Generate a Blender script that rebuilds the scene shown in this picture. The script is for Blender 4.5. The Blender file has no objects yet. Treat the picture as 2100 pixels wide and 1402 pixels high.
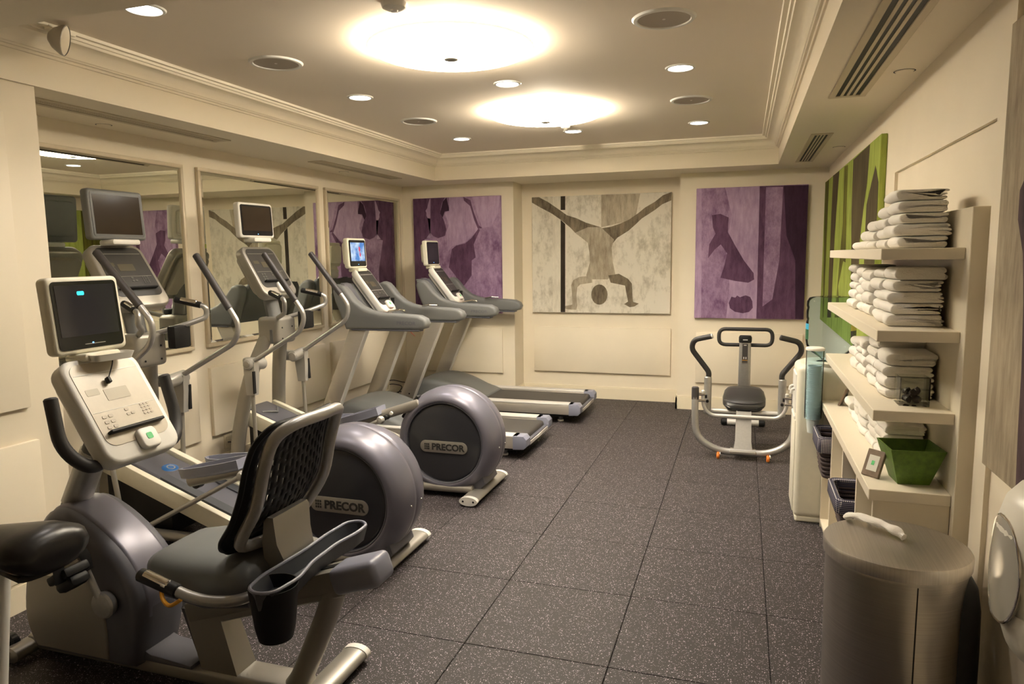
import bpy, bmesh, math, random
from mathutils import Vector, Matrix
from mathutils.geometry import tessellate_polygon
random.seed(7)
S = bpy.context.scene
COL = S.collection
PI = math.pi
V = Vector
# ------------------------------------------------------------------ camera
F_PX, YAW, PITCH, ROLL = 1441.43, 0.317003, -0.120741, -0.012209
CAM = V((1.07754, -4.42119, 1.61746))
IW, IH = 2100.0, 1402.0
_r = V((math.cos(YAW), math.sin(YAW), 0)); _f = V((-math.sin(YAW), math.cos(YAW), 0)); _u = V((0, 0, 1))
_f2 = _f*math.cos(PITCH) + _u*math.sin(PITCH); _u2 = _u*math.cos(PITCH) - _f*math.sin(PITCH)
_r3 = _r*math.cos(ROLL) + _u2*math.sin(ROLL); _u3 = _u2*math.cos(ROLL) - _r*math.sin(ROLL)
cd = bpy.data.cameras.new('camera'); cam = bpy.data.objects.new('camera', cd); COL.objects.link(cam)
cd.sensor_fit = 'HORIZONTAL'; cd.sensor_width = 36.0; cd.lens = 36.0*F_PX/IW; cd.clip_start = 0.05
m3 = Matrix((_r3, _u3, -_f2)).transposed()
cam.matrix_world = Matrix.Translation(CAM) @ m3.to_4x4()
S.camera = cam
def ray(px, py): return _f2 + _r3*((px-IW/2)/F_PX) - _u3*((py-IH/2)/F_PX)
def onx(px, py, x): d = ray(px, py); return CAM + d*((x-CAM.x)/d.x)
def ony(px, py, y): d = ray(px, py); return CAM + d*((y-CAM.y)/d.y)
def onz(px, py, z): d = ray(px, py); return CAM + d*((z-CAM.z)/d.z)
# ------------------------------------------------------------------ world / exposure
w = bpy.data.worlds.new('world'); S.world = w; w.use_nodes = True
w.node_tree.nodes['Background'].inputs[0].default_value = (0.9, 0.8, 0.65, 1)
w.node_tree.nodes['Background'].inputs[1].default_value = 0.02
S.view_settings.view_transform = 'Standard'; S.view_settings.look = 'None'
S.view_settings.gamma = 1.0; S.view_settings.use_curve_mapping = False
S.view_settings.exposure = 0.0
BOWL_EMIT, DOWN_W, LENS_EMIT, UPLIGHT_W = 52.0, 44.0, 14.0, 90.0
BOWL_COL, DOWN_COL = (1.0, 0.885, 0.70), (1.0, 0.91, 0.84)
# ------------------------------------------------------------------ materials
M = {}
def lin(c):
    return tuple((x/12.92 if x <= .04045 else ((x+.055)/1.055)**2.4) for x in (c[0]/255, c[1]/255, c[2]/255))
def mat(name, col, rough=.5, metal=0., noise=None, bump=None, spec=.5, srgb=False, coat=0.):
    if srgb: col = lin(col)
    m = bpy.data.materials.new(name); m.use_nodes = True; nt = m.node_tree; b = nt.nodes['Principled BSDF']
    b.inputs['Base Color'].default_value = (*col, 1); b.inputs['Roughness'].default_value = rough
    b.inputs['Metallic'].default_value = metal; b.inputs['Specular IOR Level'].default_value = spec
    b.inputs['Coat Weight'].default_value = coat
    tc = nt.nodes.new('ShaderNodeTexCoord')
    if noise:
        sc, amt = noise[:2]
        n = nt.nodes.new('ShaderNodeTexNoise'); n.inputs['Scale'].default_value = sc; n.inputs['Detail'].default_value = 4
        if len(noise) > 2:
            mp = nt.nodes.new('ShaderNodeMapping'); mp.inputs['Scale'].default_value = noise[2]
            nt.links.new(tc.outputs['Object'], mp.inputs[0]); nt.links.new(mp.outputs[0], n.inputs['Vector'])
        else: nt.links.new(tc.outputs['Object'], n.inputs['Vector'])
        r = nt.nodes.new('ShaderNodeValToRGB')
        r.color_ramp.elements[0].position = .3; r.color_ramp.elements[1].position = .7
        r.color_ramp.elements[0].color = (*[c*(1-amt) for c in col], 1); r.color_ramp.elements[1].color = (*[min(1, c*(1+amt)) for c in col], 1)
        nt.links.new(n.outputs['Fac'], r.inputs[0]); nt.links.new(r.outputs[0], b.inputs['Base Color'])
    if bump:
        n2 = nt.nodes.new('ShaderNodeTexNoise'); n2.inputs['Scale'].default_value = bump[0]; n2.inputs['Detail'].default_value = 3
        nt.links.new(tc.outputs['Object'], n2.inputs['Vector'])
        bp = nt.nodes.new('ShaderNodeBump'); bp.inputs['Strength'].default_value = bump[1]; bp.inputs['Distance'].default_value = bump[2] if len(bump) > 2 else .002
        nt.links.new(n2.outputs['Fac'], bp.inputs['Height']); nt.links.new(bp.outputs[0], b.inputs['Normal'])
    M[name] = m; return m
def emit(name, col, st):
    m = bpy.data.materials.new(name); m.use_nodes = True; nt = m.node_tree; nt.nodes.clear()
    e = nt.nodes.new('ShaderNodeEmission'); e.inputs[0].default_value = (*col, 1); e.inputs[1].default_value = st
    o = nt.nodes.new('ShaderNodeOutputMaterial'); nt.links.new(e.outputs[0], o.inputs[0]); M[name] = m; return m
mat('wall', (.84, .755, .60), .75, noise=(3, .02), bump=(180, .06))
mat('fascia', (.88, .80, .64), .7, bump=(180, .04))
mat('ceiling', (.90, .805, .675), .85, bump=(150, .05))
mat('soffit', (.62, .54, .43), .85, bump=(150, .05))
mat('trim', (.85, .76, .58), .45)
mat('shelf_paint', (.82, .74, .58), .35)
mat('underfloor', (.02, .02, .02), .9)
mat('silver', (.44, .43, .41), .36, .6, noise=(60, .04))
mat('silver_paint', (.44, .425, .39), .40, .35)
mat('champagne', (.34, .32, .28), .38, .5)
mat('alu', (.74, .72, .68), .38, .35, noise=(8, .05, (1, 60, 60)))
mat('alu_side', (.60, .56, .50), .35, .7, noise=(8, .06, (1, 60, 60)))
mat('white_plastic', (.76, .74, .68), .4)
mat('grey_plastic', (.150, .153, .150), .5, bump=(300, .05))
mat('hood_grey', (.125, .13, .13), .45, bump=(300, .05))
mat('slate', (.105, .105, .125), .42, .1)
mat('drum', (.17, .165, .205), .36, .35, bump=(500, .03))
mat('disc', (.035, .035, .04), .16)
mat('black', (.010, .0095, .0095), .5, spec=.3)
mat('black_gloss', (.012, .012, .013), .18)
mat('rubber_grip', (.03, .028, .027), .55, bump=(400, .15))
mat('grip_grey', (.048, .043, .043), .45)
mat('belt', (.05, .045, .04), .6, bump=(600, .1))
mat('pedal', (.24, .25, .32), .4)
mat('pedal_dark', (.06, .065, .075), .55)
mat('seat_grey', (.16, .17, .175), .55, bump=(700, .1))
mat('vinyl', (.040, .038, .035), .38, bump=(150, .08)); mat('saddle_black', (.010, .009, .009), .33, bump=(80, .1))
mat('chrome', (.8, .77, .72), .12, 1.)
mat('screw', (.3, .29, .27), .35, .9)
mat('orange', (.75, .22, .03), .4); mat('yellow_cord', (.8, .36, .02), .4); mat('red', (.6, .04, .03), .4)
mat('steel', (.42, .39, .35), .32, 1., noise=(4, .08, (1, 1, 80)))
mat('steel_lid', (.58, .54, .49), .40, 1., noise=(4, .08, (80, 1, 1)))
mat('cooler', (.80, .76, .62), .42, noise=(30, .02))
mat('green', (.085, .17, .012), .5, noise=(45, .25), bump=(160, .3))
mat('wood_frame', (.22, .16, .11), .5, noise=(40, .2))
mat('paper', (.8, .78, .68), .8)
mat('stone', (.035, .025, .024), .5, bump=(60, .5))
mat('cup', (.70, .76, .73), .5); mat('cup_white', (.85, .82, .74), .5)
mat('wicker', (.05, .032, .03), .6)
mat('grille', (.40, .35, .29), .7)
mat('vent_metal', (.60, .52, .37), .5)
mat('frame_wood', (.62, .53, .38), .4)
mat('panel_taupe', (.56, .50, .39), .35, noise=(25, .04))
mat('panel_dark', (.045, .043, .04), .3, noise=(25, .06))
mat('lcd', (.42, .37, .27), .4); mat('lcd_dark', (.10, .085, .055), .3)
mat('button', (.48, .42, .33), .4); mat('button_dark', (.12, .115, .105), .4)
mat('letter_dark', (.03, .028, .026), .4); mat('letter_light', (.72, .70, .66), .25, .6)
mat('green_print', (.1, .55, .2), .5); mat('blue_logo', (.02, .10, .28), .4)
mat('screen_off', (.022, .020, .020), .12); mat('screen_dark', (.030, .029, .036), .10)
mat('screen_brown', (.035, .024, .016), .1)
mat('bezel_grey', (.085, .085, .085), .4)
mat('dispenser', (.80, .76, .66), .3); mat('dispenser_lens', (.50, .47, .40), .12, .3)
mat('cable', (.012, .012, .012), .5); mat('outlet', (.75, .66, .48), .4)
emit('screen_cyan', (.05, .75, .85), 2.0)
emit('led_blue', (.2, .5, 1), 3.0)
emit('lens', (1, .95, .9), LENS_EMIT)
m = mat('towel', (.86, .82, .74), .95, bump=(420, .7, .003))
m.node_tree.nodes['Principled BSDF'].inputs['Sheen Weight'].default_value = .3
# mirror
m = mat('mirror', (.80, .82, .74), .0, 1.)
mat('mirror_bevel', (.82, .83, .76), .02, 1.)
# backlit bowl: frosted glass, brighter over the lamps inside than at the rim
m = bpy.data.materials.new('bowl_glass'); m.use_nodes = True; nt = m.node_tree; b = nt.nodes['Principled BSDF']
b.inputs['Base Color'].default_value = (.9, .86, .78, 1); b.inputs['Roughness'].default_value = .5
tc = nt.nodes.new('ShaderNodeTexCoord'); ln = nt.nodes.new('ShaderNodeVectorMath'); ln.operation = 'LENGTH'
mp = nt.nodes.new('ShaderNodeMapping'); mp.inputs['Scale'].default_value = (1, 1, 0)
nt.links.new(tc.outputs['Object'], mp.inputs[0]); nt.links.new(mp.outputs[0], ln.inputs[0])
mr = nt.nodes.new('ShaderNodeMapRange'); mr.interpolation_type = 'SMOOTHSTEP'
for k, v_ in ((1, .27), (2, .425), (3, BOWL_EMIT), (4, .6)): mr.inputs[k].default_value = v_
nt.links.new(ln.outputs['Value'], mr.inputs[0]); nt.links.new(mr.outputs[0], b.inputs['Emission Strength'])
b.inputs['Emission Color'].default_value = (*BOWL_COL, 1); M['bowl_glass'] = m
# rubber tile with flecks
def fleck_mat():
    m = bpy.data.materials.new('rubber_tile'); m.use_nodes = True; nt = m.node_tree; b = nt.nodes['Principled BSDF']
    N = nt.nodes.new; L = nt.links.new
    tc = N('ShaderNodeTexCoord'); geo = N('ShaderNodeObjectInfo')
    add = N('ShaderNodeVectorMath'); add.operation = 'ADD'
    L(tc.outputs['Object'], add.inputs[0]); L(geo.outputs['Location'], add.inputs[1])
    base = None
    masks = []
    for sc, th, rnd in ((105, .25, .72), (210, .27, .66)):
        vo = N('ShaderNodeTexVoronoi'); vo.inputs['Scale'].default_value = sc; L(add.outputs[0], vo.inputs['Vector'])
        a = N('ShaderNodeMath'); a.operation = 'LESS_THAN'; a.inputs[1].default_value = th; L(vo.outputs['Distance'], a.inputs[0])
        sp = N('ShaderNodeSeparateColor'); L(vo.outputs['Color'], sp.inputs[0])
        g = N('ShaderNodeMath'); g.operation = 'GREATER_THAN'; g.inputs[1].default_value = rnd; L(sp.outputs[0], g.inputs[0])
        mu = N('ShaderNodeMath'); mu.operation = 'MULTIPLY'; L(a.outputs[0], mu.inputs[0]); L(g.outputs[0], mu.inputs[1]); masks.append(mu)
    mx = N('ShaderNodeMath'); mx.operation = 'MAXIMUM'; L(masks[0].outputs[0], mx.inputs[0]); L(masks[1].outputs[0], mx.inputs[1])
    no = N('ShaderNodeTexNoise'); no.inputs['Scale'].default_value = 60; no.inputs['Detail'].default_value = 6; L(add.outputs[0], no.inputs['Vector'])
    rp = N('ShaderNodeValToRGB'); rp.color_ramp.elements[0].color = (.018, .0142, .0135, 1); rp.color_ramp.elements[1].color = (.037, .030, .0285, 1); L(no.outputs['Fac'], rp.inputs[0])
    mix = N('ShaderNodeMix'); mix.data_type = 'RGBA'; mix.inputs['B'].default_value = (.52, .44, .49, 1)
    L(mx.outputs[0], mix.inputs['Factor']); L(rp.outputs[0], mix.inputs['A']); L(mix.outputs['Result'], b.inputs['Base Color'])
    b.inputs['Roughness'].default_value = .62; b.inputs['Specular IOR Level'].default_value = .45
    bp = N('ShaderNodeBump'); bp.inputs['Strength'].default_value = .25; bp.inputs['Distance'].default_value = .002
    n2 = N('ShaderNodeTexNoise'); n2.inputs['Scale'].default_value = 260; L(add.outputs[0], n2.inputs['Vector'])
    L(n2.outputs['Fac'], bp.inputs['Height']); L(bp.outputs[0], b.inputs['Normal']); M['rubber_tile'] = m
fleck_mat()
def clear_mat(name, tint, fac=.12, rough=.03):
    m = bpy.data.materials.new(name); m.use_nodes = True; nt = m.node_tree; nt.nodes.clear(); N = nt.nodes.new; L = nt.links.new
    t = N('ShaderNodeBsdfTransparent'); t.inputs[0].default_value = (*tint, 1)
    g = N('ShaderNodeBsdfGlossy'); g.inputs['Roughness'].default_value = rough
    fr = N('ShaderNodeLayerWeight'); fr.inputs['Blend'].default_value = fac
    mx = N('ShaderNodeMixShader'); o = N('ShaderNodeOutputMaterial')
    L(fr.outputs['Fresnel'], mx.inputs[0]); L(t.outputs[0], mx.inputs[1]); L(g.outputs[0], mx.inputs[2]); L(mx.outputs[0], o.inputs[0]); M[name] = m
clear_mat('water_bottle', (.74, .84, .885), .09, .06); clear_mat('clear_glass', (.94, .95, .92), .12); clear_mat('tube_plastic', (.86, .93, .965), .08, .06)
def gingham():
    m = bpy.data.materials.new('gingham'); m.use_nodes = True; nt = m.node_tree; b = nt.nodes['Principled BSDF']; N = nt.nodes.new; L = nt.links.new
    tc = N('ShaderNodeTexCoord'); sx = N('ShaderNodeSeparateXYZ'); L(tc.outputs['Object'], sx.inputs[0]); outs = []
    for i in range(3):
        a = N('ShaderNodeMath'); a.operation = 'MULTIPLY'; a.inputs[1].default_value = 120; L(sx.outputs[i], a.inputs[0])
        f = N('ShaderNodeMath'); f.operation = 'FRACT'; L(a.outputs[0], f.inputs[0])
        g = N('ShaderNodeMath'); g.operation = 'GREATER_THAN'; g.inputs[1].default_value = .5; L(f.outputs[0], g.inputs[0]); outs.append(g)
    s1 = N('ShaderNodeMath'); s1.operation = 'MAXIMUM'; L(outs[0].outputs[0], s1.inputs[0]); L(outs[1].outputs[0], s1.inputs[1])
    s2 = N('ShaderNodeMath'); s2.operation = 'ADD'; L(s1.outputs[0], s2.inputs[0]); L(outs[2].outputs[0], s2.inputs[1])
    rp = N('ShaderNodeValToRGB'); rp.color_ramp.interpolation = 'CONSTANT'
    rp.color_ramp.elements[0].color = (.72, .68, .62, 1); rp.color_ramp.elements[1].position = .3; rp.color_ramp.elements[1].color = (.12, .11, .15, 1)
    e = rp.color_ramp.elements.new(.75); e.color = (.015, .015, .035, 1)
    d = N('ShaderNodeMath'); d.operation = 'MULTIPLY'; d.inputs[1].default_value = .5; L(s2.outputs[0], d.inputs[0]); L(d.outputs[0], rp.inputs[0]); L(rp.outputs[0], b.inputs['Base Color'])
    b.inputs['Roughness'].default_value = .9; M['gingham'] = m
gingham()
def art_mat(name, dark, light, sx=14, sy=3.5, lo=.38, hi=.62):
    """worn print: vertical streaks between two ink colours (Object coords: X across, Z up or Y across)"""
    m = bpy.data.materials.new(name); m.use_nodes = True; nt = m.node_tree; b = nt.nodes['Principled BSDF']; N = nt.nodes.new; L = nt.links.new
    tc = N('ShaderNodeTexCoord'); mp = N('ShaderNodeMapping'); mp.inputs['Scale'].default_value = (sx, sx, sy); L(tc.outputs['Object'], mp.inputs[0])
    a = N('ShaderNodeTexNoise'); a.inputs['Scale'].default_value = 1.6; a.inputs['Detail'].default_value = 10; a.inputs['Roughness'].default_value = .72; L(mp.outputs[0], a.inputs['Vector'])
    c = N('ShaderNodeTexNoise'); c.inputs['Scale'].default_value = 2.2; c.inputs['Detail'].default_value = 3; L(tc.outputs['Object'], c.inputs['Vector'])
    ad = N('ShaderNodeMix'); ad.inputs['Factor'].default_value = .4; L(a.outputs['Fac'], ad.inputs['A']); L(c.outputs['Fac'], ad.inputs['B'])
    r = N('ShaderNodeValToRGB'); r.color_ramp.elements[0].position = lo; r.color_ramp.elements[1].position = hi
    r.color_ramp.elements[0].color = (*lin(dark), 1); r.color_ramp.elements[1].color = (*lin(light), 1)
    L(ad.outputs['Result'], r.inputs[0]); L(r.outputs[0], b.inputs['Base Color']); b.inputs['Roughness'].default_value = .8; b.inputs['Specular IOR Level'].default_value = .2; M[name] = m
art_mat('art_grey_light', (172, 164, 146), (226, 220, 206), sx=9, sy=5, lo=.34, hi=.52)
art_mat('art_grey_pale', (205, 198, 182), (236, 230, 216))
art_mat('art_grey_mid', (142, 130, 112), (196, 186, 166))
art_mat('art_grey_dark', (84, 75, 62), (142, 130, 110))
art_mat('art_grey_black', (44, 38, 32), (66, 58, 50))
art_mat('art_purple_mid', (112, 80, 114), (176, 148, 180), sx=9, sy=5)
art_mat('art_purple_light', (152, 124, 158), (190, 164, 194))
art_mat('art_purple_dark', (74, 48, 72), (112, 80, 110))
art_mat('art_purple_deep', (54, 34, 52), (78, 54, 76), lo=.4, hi=.75)
art_mat('art_lime', (126, 138, 60), (172, 186, 92), sx=10, sy=1.5)
art_mat('art_olive', (66, 60, 26), (116, 118, 44), sx=24, sy=1.2)
art_mat('art_brown', (62, 54, 36), (92, 82, 56), sx=20, sy=1.4)
art_mat('art_stone', (128, 116, 98), (178, 164, 140), sx=16, sy=2.5)
art_mat('art_plum', (60, 46, 50), (96, 78, 80))
# ------------------------------------------------------------------ object helpers
def link(name, me, material, parent=None, loc=None, sharp=35):
    o = bpy.data.objects.new(name, me); COL.objects.link(o)
    if material: me.materials.append(M[material])
    if sharp is not None:
        me.shade_smooth(); me.set_sharp_from_angle(angle=math.radians(sharp))
    if parent: o.parent = parent
    if loc is not None: o.location = loc
    return o
def fin(name, bm, material, parent=None, loc=None, sharp=35):
    bmesh.ops.recalc_face_normals(bm, faces=bm.faces[:])
    me = bpy.data.meshes.new(name); bm.to_mesh(me); bm.free()
    return link(name, me, material, parent, loc, sharp)
def thing(name, label, cat, loc=(0, 0, 0), group=None, rz=0):
    o = bpy.data.objects.new(name, None); COL.objects.link(o); o.location = loc; o.rotation_euler.z = rz; o.empty_display_size = .1
    return tag(o, label, cat, group)
def tag(o, label, cat, group=None):
    o['label'] = label; o['category'] = cat
    if group: o['group'] = group
    return o
def struct(o): o['kind'] = 'structure'; return o
def centre(o):
    """move a mesh's origin to the middle of its underside"""
    vs = o.data.vertices; xs = [v.co.x for v in vs]; ys = [v.co.y for v in vs]; zs = [v.co.z for v in vs]
    c = V(((min(xs)+max(xs))/2, (min(ys)+max(ys))/2, min(zs))); o.data.transform(Matrix.Translation(-c)); o.location = o.location + c; return o
# ---- shapes -> bmesh
def b_box(x0, x1, y0, y1, z0, z1, bevel=0, seg=2, bm=None):
    own = bm is None
    b = bmesh.new()
    bmesh.ops.create_cube(b, size=1)
    for v in b.verts: v.co = V((x0+(v.co.x+.5)*(x1-x0), y0+(v.co.y+.5)*(y1-y0), z0+(v.co.z+.5)*(z1-z0)))
    if bevel: bmesh.ops.bevel(b, geom=b.edges[:], offset=bevel, segments=seg, affect='EDGES', profile=.5)
    if own: return b
    return merge(bm, b)
def merge(bm, b):
    me = bpy.data.meshes.new('tmp'); b.to_mesh(me); b.free(); bm.from_mesh(me); bpy.data.meshes.remove(me); return bm
def xf(bm, mtx): bmesh.ops.transform(bm, matrix=mtx, verts=bm.verts[:]); return bm
def rr(w, h, r, n=5, cx=0, cy=0):
    r = min(r, w/2-1e-4, h/2-1e-4); out = []
    for qx, qy, a0 in ((1, 1, 0), (-1, 1, PI/2), (-1, -1, PI), (1, -1, 1.5*PI)):
        for i in range(n+1):
            a = a0 + i/n*PI/2; out.append((cx+qx*(w/2-r)+r*math.cos(a), cy+qy*(h/2-r)+r*math.sin(a)))
    return out
def prism(poly, d0, d1, axis='z', bevel=0, seg=2):
    """extrude a 2-D outline: axis z -> (x,y), y -> (x,z), x -> (y,z)"""
    bm = bmesh.new()
    def p(a, b, d): return {'z': V((a, b, d)), 'y': V((a, d, b)), 'x': V((d, a, b))}[axis]
    lo = [bm.verts.new(p(a, b, d0)) for a, b in poly]; hi = [bm.verts.new(p(a, b, d1)) for a, b in poly]; n = len(poly)
    f0 = bm.faces.new(lo); f1 = bm.faces.new(hi[::-1])
    for i in range(n): bm.faces.new((lo[i], hi[i], hi[(i+1) % n], lo[(i+1) % n]))
    bmesh.ops.recalc_face_normals(bm, faces=bm.faces[:])
    if bevel:
        ed = list(set(f0.edges[:]+f1.edges[:]))
        bmesh.ops.bevel(bm, geom=ed, offset=bevel, segments=seg, affect='EDGES', profile=.5)
    return bm
def fillet(pts, r, n=6, closed=False):
    pts = [V(p) for p in pts]; out = []; k = len(pts)
    for i in range(k):
        if not closed and i in (0, k-1): out.append(pts[i]); continue
        p0, p1, p2 = pts[i-1], pts[i], pts[(i+1) % k]; ri = r[i] if isinstance(r, (list, tuple)) else r
        a = (p0-p1); b = (p2-p1); t = min(ri, a.length*.49, b.length*.49)
        if t < 1e-4: out.append(p1); continue
        q0 = p1+a.normalized()*t; q1 = p1+b.normalized()*t
        for j in range(n+1):
            s = j/n; out.append(q0*(1-s)**2 + p1*2*s*(1-s) + q1*s*s)
    return out
def smooth_path(pts, n=6):
    pts = [V(p) for p in pts]; out = []
    for i in range(len(pts)-1):
        p0 = pts[max(i-1, 0)]; p1 = pts[i]; p2 = pts[i+1]; p3 = pts[min(i+2, len(pts)-1)]
        for j in range(n):
            t = j/n; out.append(.5*((2*p1)+(p2-p0)*t+(2*p0-5*p1+4*p2-p3)*t*t+(3*p1-p0-3*p2+p3)*t**3))
    return out+[pts[-1]]
def tube(pts, r, bend=0, n=12, closed=False, r2=None, up=None, bm=None, dome=True):
    """sweep a round (or oval: r across, r2 along 'up') section; r may be a list per point when bend is 0"""
    path = fillet(pts, bend, closed=closed) if bend else [V(p) for p in pts]
    bm = bm or bmesh.new(); K = len(path); rings = []
    t0 = (path[1]-path[0]).normalized()
    ref = V(up) if up else (V((0, 0, 1)) if abs(t0.z) < .9 else V((1, 0, 0)))
    nrm = (ref - t0*ref.dot(t0)).normalized(); prev = t0
    for i, p in enumerate(path):
        if closed: t = (path[(i+1) % K]-path[i-1]).normalized()
        else: t = (path[min(i+1, K-1)]-path[max(i-1, 0)]).normalized()
        if up: nrm = (ref - t*ref.dot(t)).normalized()
        else:
            nrm = nrm - t*nrm.dot(t); nrm.normalize()
        bi = t.cross(nrm); ra = r[i] if isinstance(r, (list, tuple)) else r
        rb = ra if r2 is None else (r2[i] if isinstance(r2, (list, tuple)) else r2)
        rings.append([bm.verts.new(p + bi*ra*math.cos(2*PI*j/n) + nrm*rb*math.sin(2*PI*j/n)) for j in range(n)])
    rng = K if closed else K-1
    for i in range(rng):
        a, b = rings[i], rings[(i+1) % K]
        for j in range(n): bm.faces.new((a[j], a[(j+1) % n], b[(j+1) % n], b[j]))
    if not closed:
        for ring, sgn, p, q in ((rings[0], -1, path[0], path[1]), (rings[-1], 1, path[-1], path[-2])):
            d = (p-q).normalized(); rad = min(r if not isinstance(r, (list, tuple)) else r[0 if sgn < 0 else -1], r2 if isinstance(r2, (int, float)) else 9)
            if dome:
                c = bm.verts.new(p+d*rad*.35); mid = [bm.verts.new(p+(v.co-p)*.75+d*rad*.25) for v in ring]
                for j in range(n):
                    bm.faces.new((ring[j], ring[(j+1) % n], mid[(j+1) % n], mid[j])); bm.faces.new((mid[j], mid[(j+1) % n], c))
            else: bm.faces.new(ring)
    return bm
def lathe(prof, n=32, axis='z', c=(0, 0, 0), bm=None):
    bm = bm or bmesh.new(); rings = []; c = V(c)
    def p(r, h, a):
        x, y = r*math.cos(a), r*math.sin(a)
        return c + {'z': V((x, y, h)), 'y': V((x, h, y)), 'x': V((h, x, y))}[axis]
    for r, h in prof:
        rings.append([bm.verts.new(p(0, h, 0))] if r < 1e-5 else [bm.verts.new(p(r, h, 2*PI*j/n)) for j in range(n)])
    for a, b in zip(rings, rings[1:]):
        for j in range(n):
            k = (j+1) % n
            if len(a) == 1 and len(b) == 1: continue
            if len(a) == 1: bm.faces.new((a[0], b[k], b[j]))
            elif len(b) == 1: bm.faces.new((a[j], a[k], b[0]))
            else: bm.faces.new((a[j], a[k], b[k], b[j]))
    return bm
def loft(rings, cap=True, closed=True, bm=None):
    bm = bm or bmesh.new(); R = [[bm.verts.new(V(p)) for p in ring] for ring in rings]; n = len(R[0])
    for a, b in zip(R, R[1:]):
        for j in range(n if closed else n-1): bm.faces.new((a[j], a[(j+1) % n], b[(j+1) % n], b[j]))
    if cap: bm.faces.new(R[0]); bm.faces.new(R[-1][::-1])
    return bm
def pm(c, tilt, yaw=0):
    """panel frame: X = viewer's right (+y), Y = up the panel, Z = outward normal (towards +x, leaning up by tilt)"""
    s, k = math.sin(tilt), math.cos(tilt)
    m = Matrix(((0, -s, k), (1, 0, 0), (0, k, s)))
    return Matrix.Translation(V(c)) @ Matrix.Rotation(yaw, 4, 'Z') @ m.to_4x4()
def P(name, bm, material, parent, mtx=None, sharp=35):
    if mtx is not None: xf(bm, mtx)
    return fin(name, bm, material, parent, None, sharp)
def text_mesh(txt, size, depth=.001, bold=.0):
    cu = bpy.data.curves.new('t', 'FONT'); cu.body = txt; cu.size = size; cu.extrude = depth; cu.align_x = 'CENTER'; cu.align_y = 'CENTER'; cu.offset = bold
    cu.resolution_u = 3
    o = bpy.data.objects.new('t', cu); COL.objects.link(o)
    me = bpy.data.meshes.new_from_object(o); bpy.data.objects.remove(o); bpy.data.curves.remove(cu); return me
def lettering(txt, size, material, parent, mtx, depth=.001, sx=1.0, bold=0.):
    me = text_mesh(txt, size, depth, bold); me.materials.clear(); me.transform(mtx @ Matrix.Scale(sx, 4, (1, 0, 0)))
    return link('lettering', me, material, parent, None, None)
def dup(o, parent=None, loc=None):
    c = o.copy(); COL.objects.link(c)
    if parent is not None: c.parent = parent
    if loc is not None: c.location = loc
    for ch in list(o.children): dup(ch, c)
    return c
# ------------------------------------------------------------------ room shell
XL, XR, XP = -2.70, 1.84, -2.10            # left wall, right wall, near left pier
YB, YP, YN = 3.39, 3.07, -6.0              # recess wall, back piers, wall behind the camera
ZC, ZS = 2.69, 2.435                       # tray ceiling, soffit
SXL, SXR, SYB, SYN = -2.085, 1.365, 2.64, -2.52
T = .61
floor = struct(fin('floor', b_box(-2.9, 2.05, YN-.1, 3.55, -.06, -.012), 'underfloor'))
tb = b_box(-T/2+.0012, T/2-.0012, -T/2+.0012, T/2-.0012, -.012, 0, .0022, 1)
t0 = fin('floor_tile', tb, 'rubber_tile', floor)
first = True
for i in range(-5, 4):
    for j in range(-10, 6):
        cx, cy = (i+.5)*T, (j+.5)*T
        if cx-T/2 < -2.80: 
            if cx+T/2 < -2.72: continue
        if first: t0.location = (cx, cy, 0); first = False
        else:
            c = t0.copy(); COL.objects.link(c); c.location = (cx, cy, random.uniform(-.0006, 0))
wl = struct(fin('wall_left', b_box(-2.9, XL, -1.87, YB+.12, -.05, 2.8), 'wall'))
wlp = struct(fin('wall_left_pier', b_box(-2.9, XP, YN, -1.87, -.05, 2.8), 'wall'))
wb = struct(fin('wall_back', b_box(-2.9, 2.05, YB, YB+.12, -.05, 2.8), 'wall'))
wb1 = struct(fin('wall_back_pier', b_box(-2.9, -1.345, YP, YB+.01, -.05, 2.8), 'wall'))
wb2 = struct(fin('wall_back_pier', b_box(.45, 2.05, YP, YB+.01, -.05, 2.8), 'wall'))
wr = struct(fin('wall_right', b_box(XR+.016, 2.05, YN, YP+.02, -.05, 2.8), 'wall'))
for a in ((XR, XR+.02, -1.85, YP, 2.04, 2.8), (XR, XR+.02, -.12, YP, -.02, 2.04), (XR, XR+.02, -1.85, -1.73, -.02, 2.04), (XR, XR+.02, -1.73, -.12, -.02, .30)):
    P('panel_frame', b_box(*a), 'wall', wr)
struct(fin('wall_near', b_box(-2.9, 2.05, YN-.1, YN, -.05, 2.8), 'wall'))
struct(fin('ceiling', b_box(-2.9, 2.05, YN-.1, 3.55, ZC, ZC+.1), 'ceiling'))
struct(fin('ceiling_soffit', b_box(-2.85, SXL, SYN, SYB, ZS, ZC+.01), 'fascia'))
struct(fin('ceiling_soffit', b_box(SXR, XR+.1, SYN, SYB, ZS, ZC+.01), 'fascia'))
struct(fin('ceiling_soffit', b_box(-2.85, XR+.1, SYB, YB+.05, ZS, ZC+.01), 'fascia'))
struct(fin('ceiling_soffit', b_box(-2.85, XR+.1, YN, SYN, ZS, ZC+.01), 'fascia'))
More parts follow.
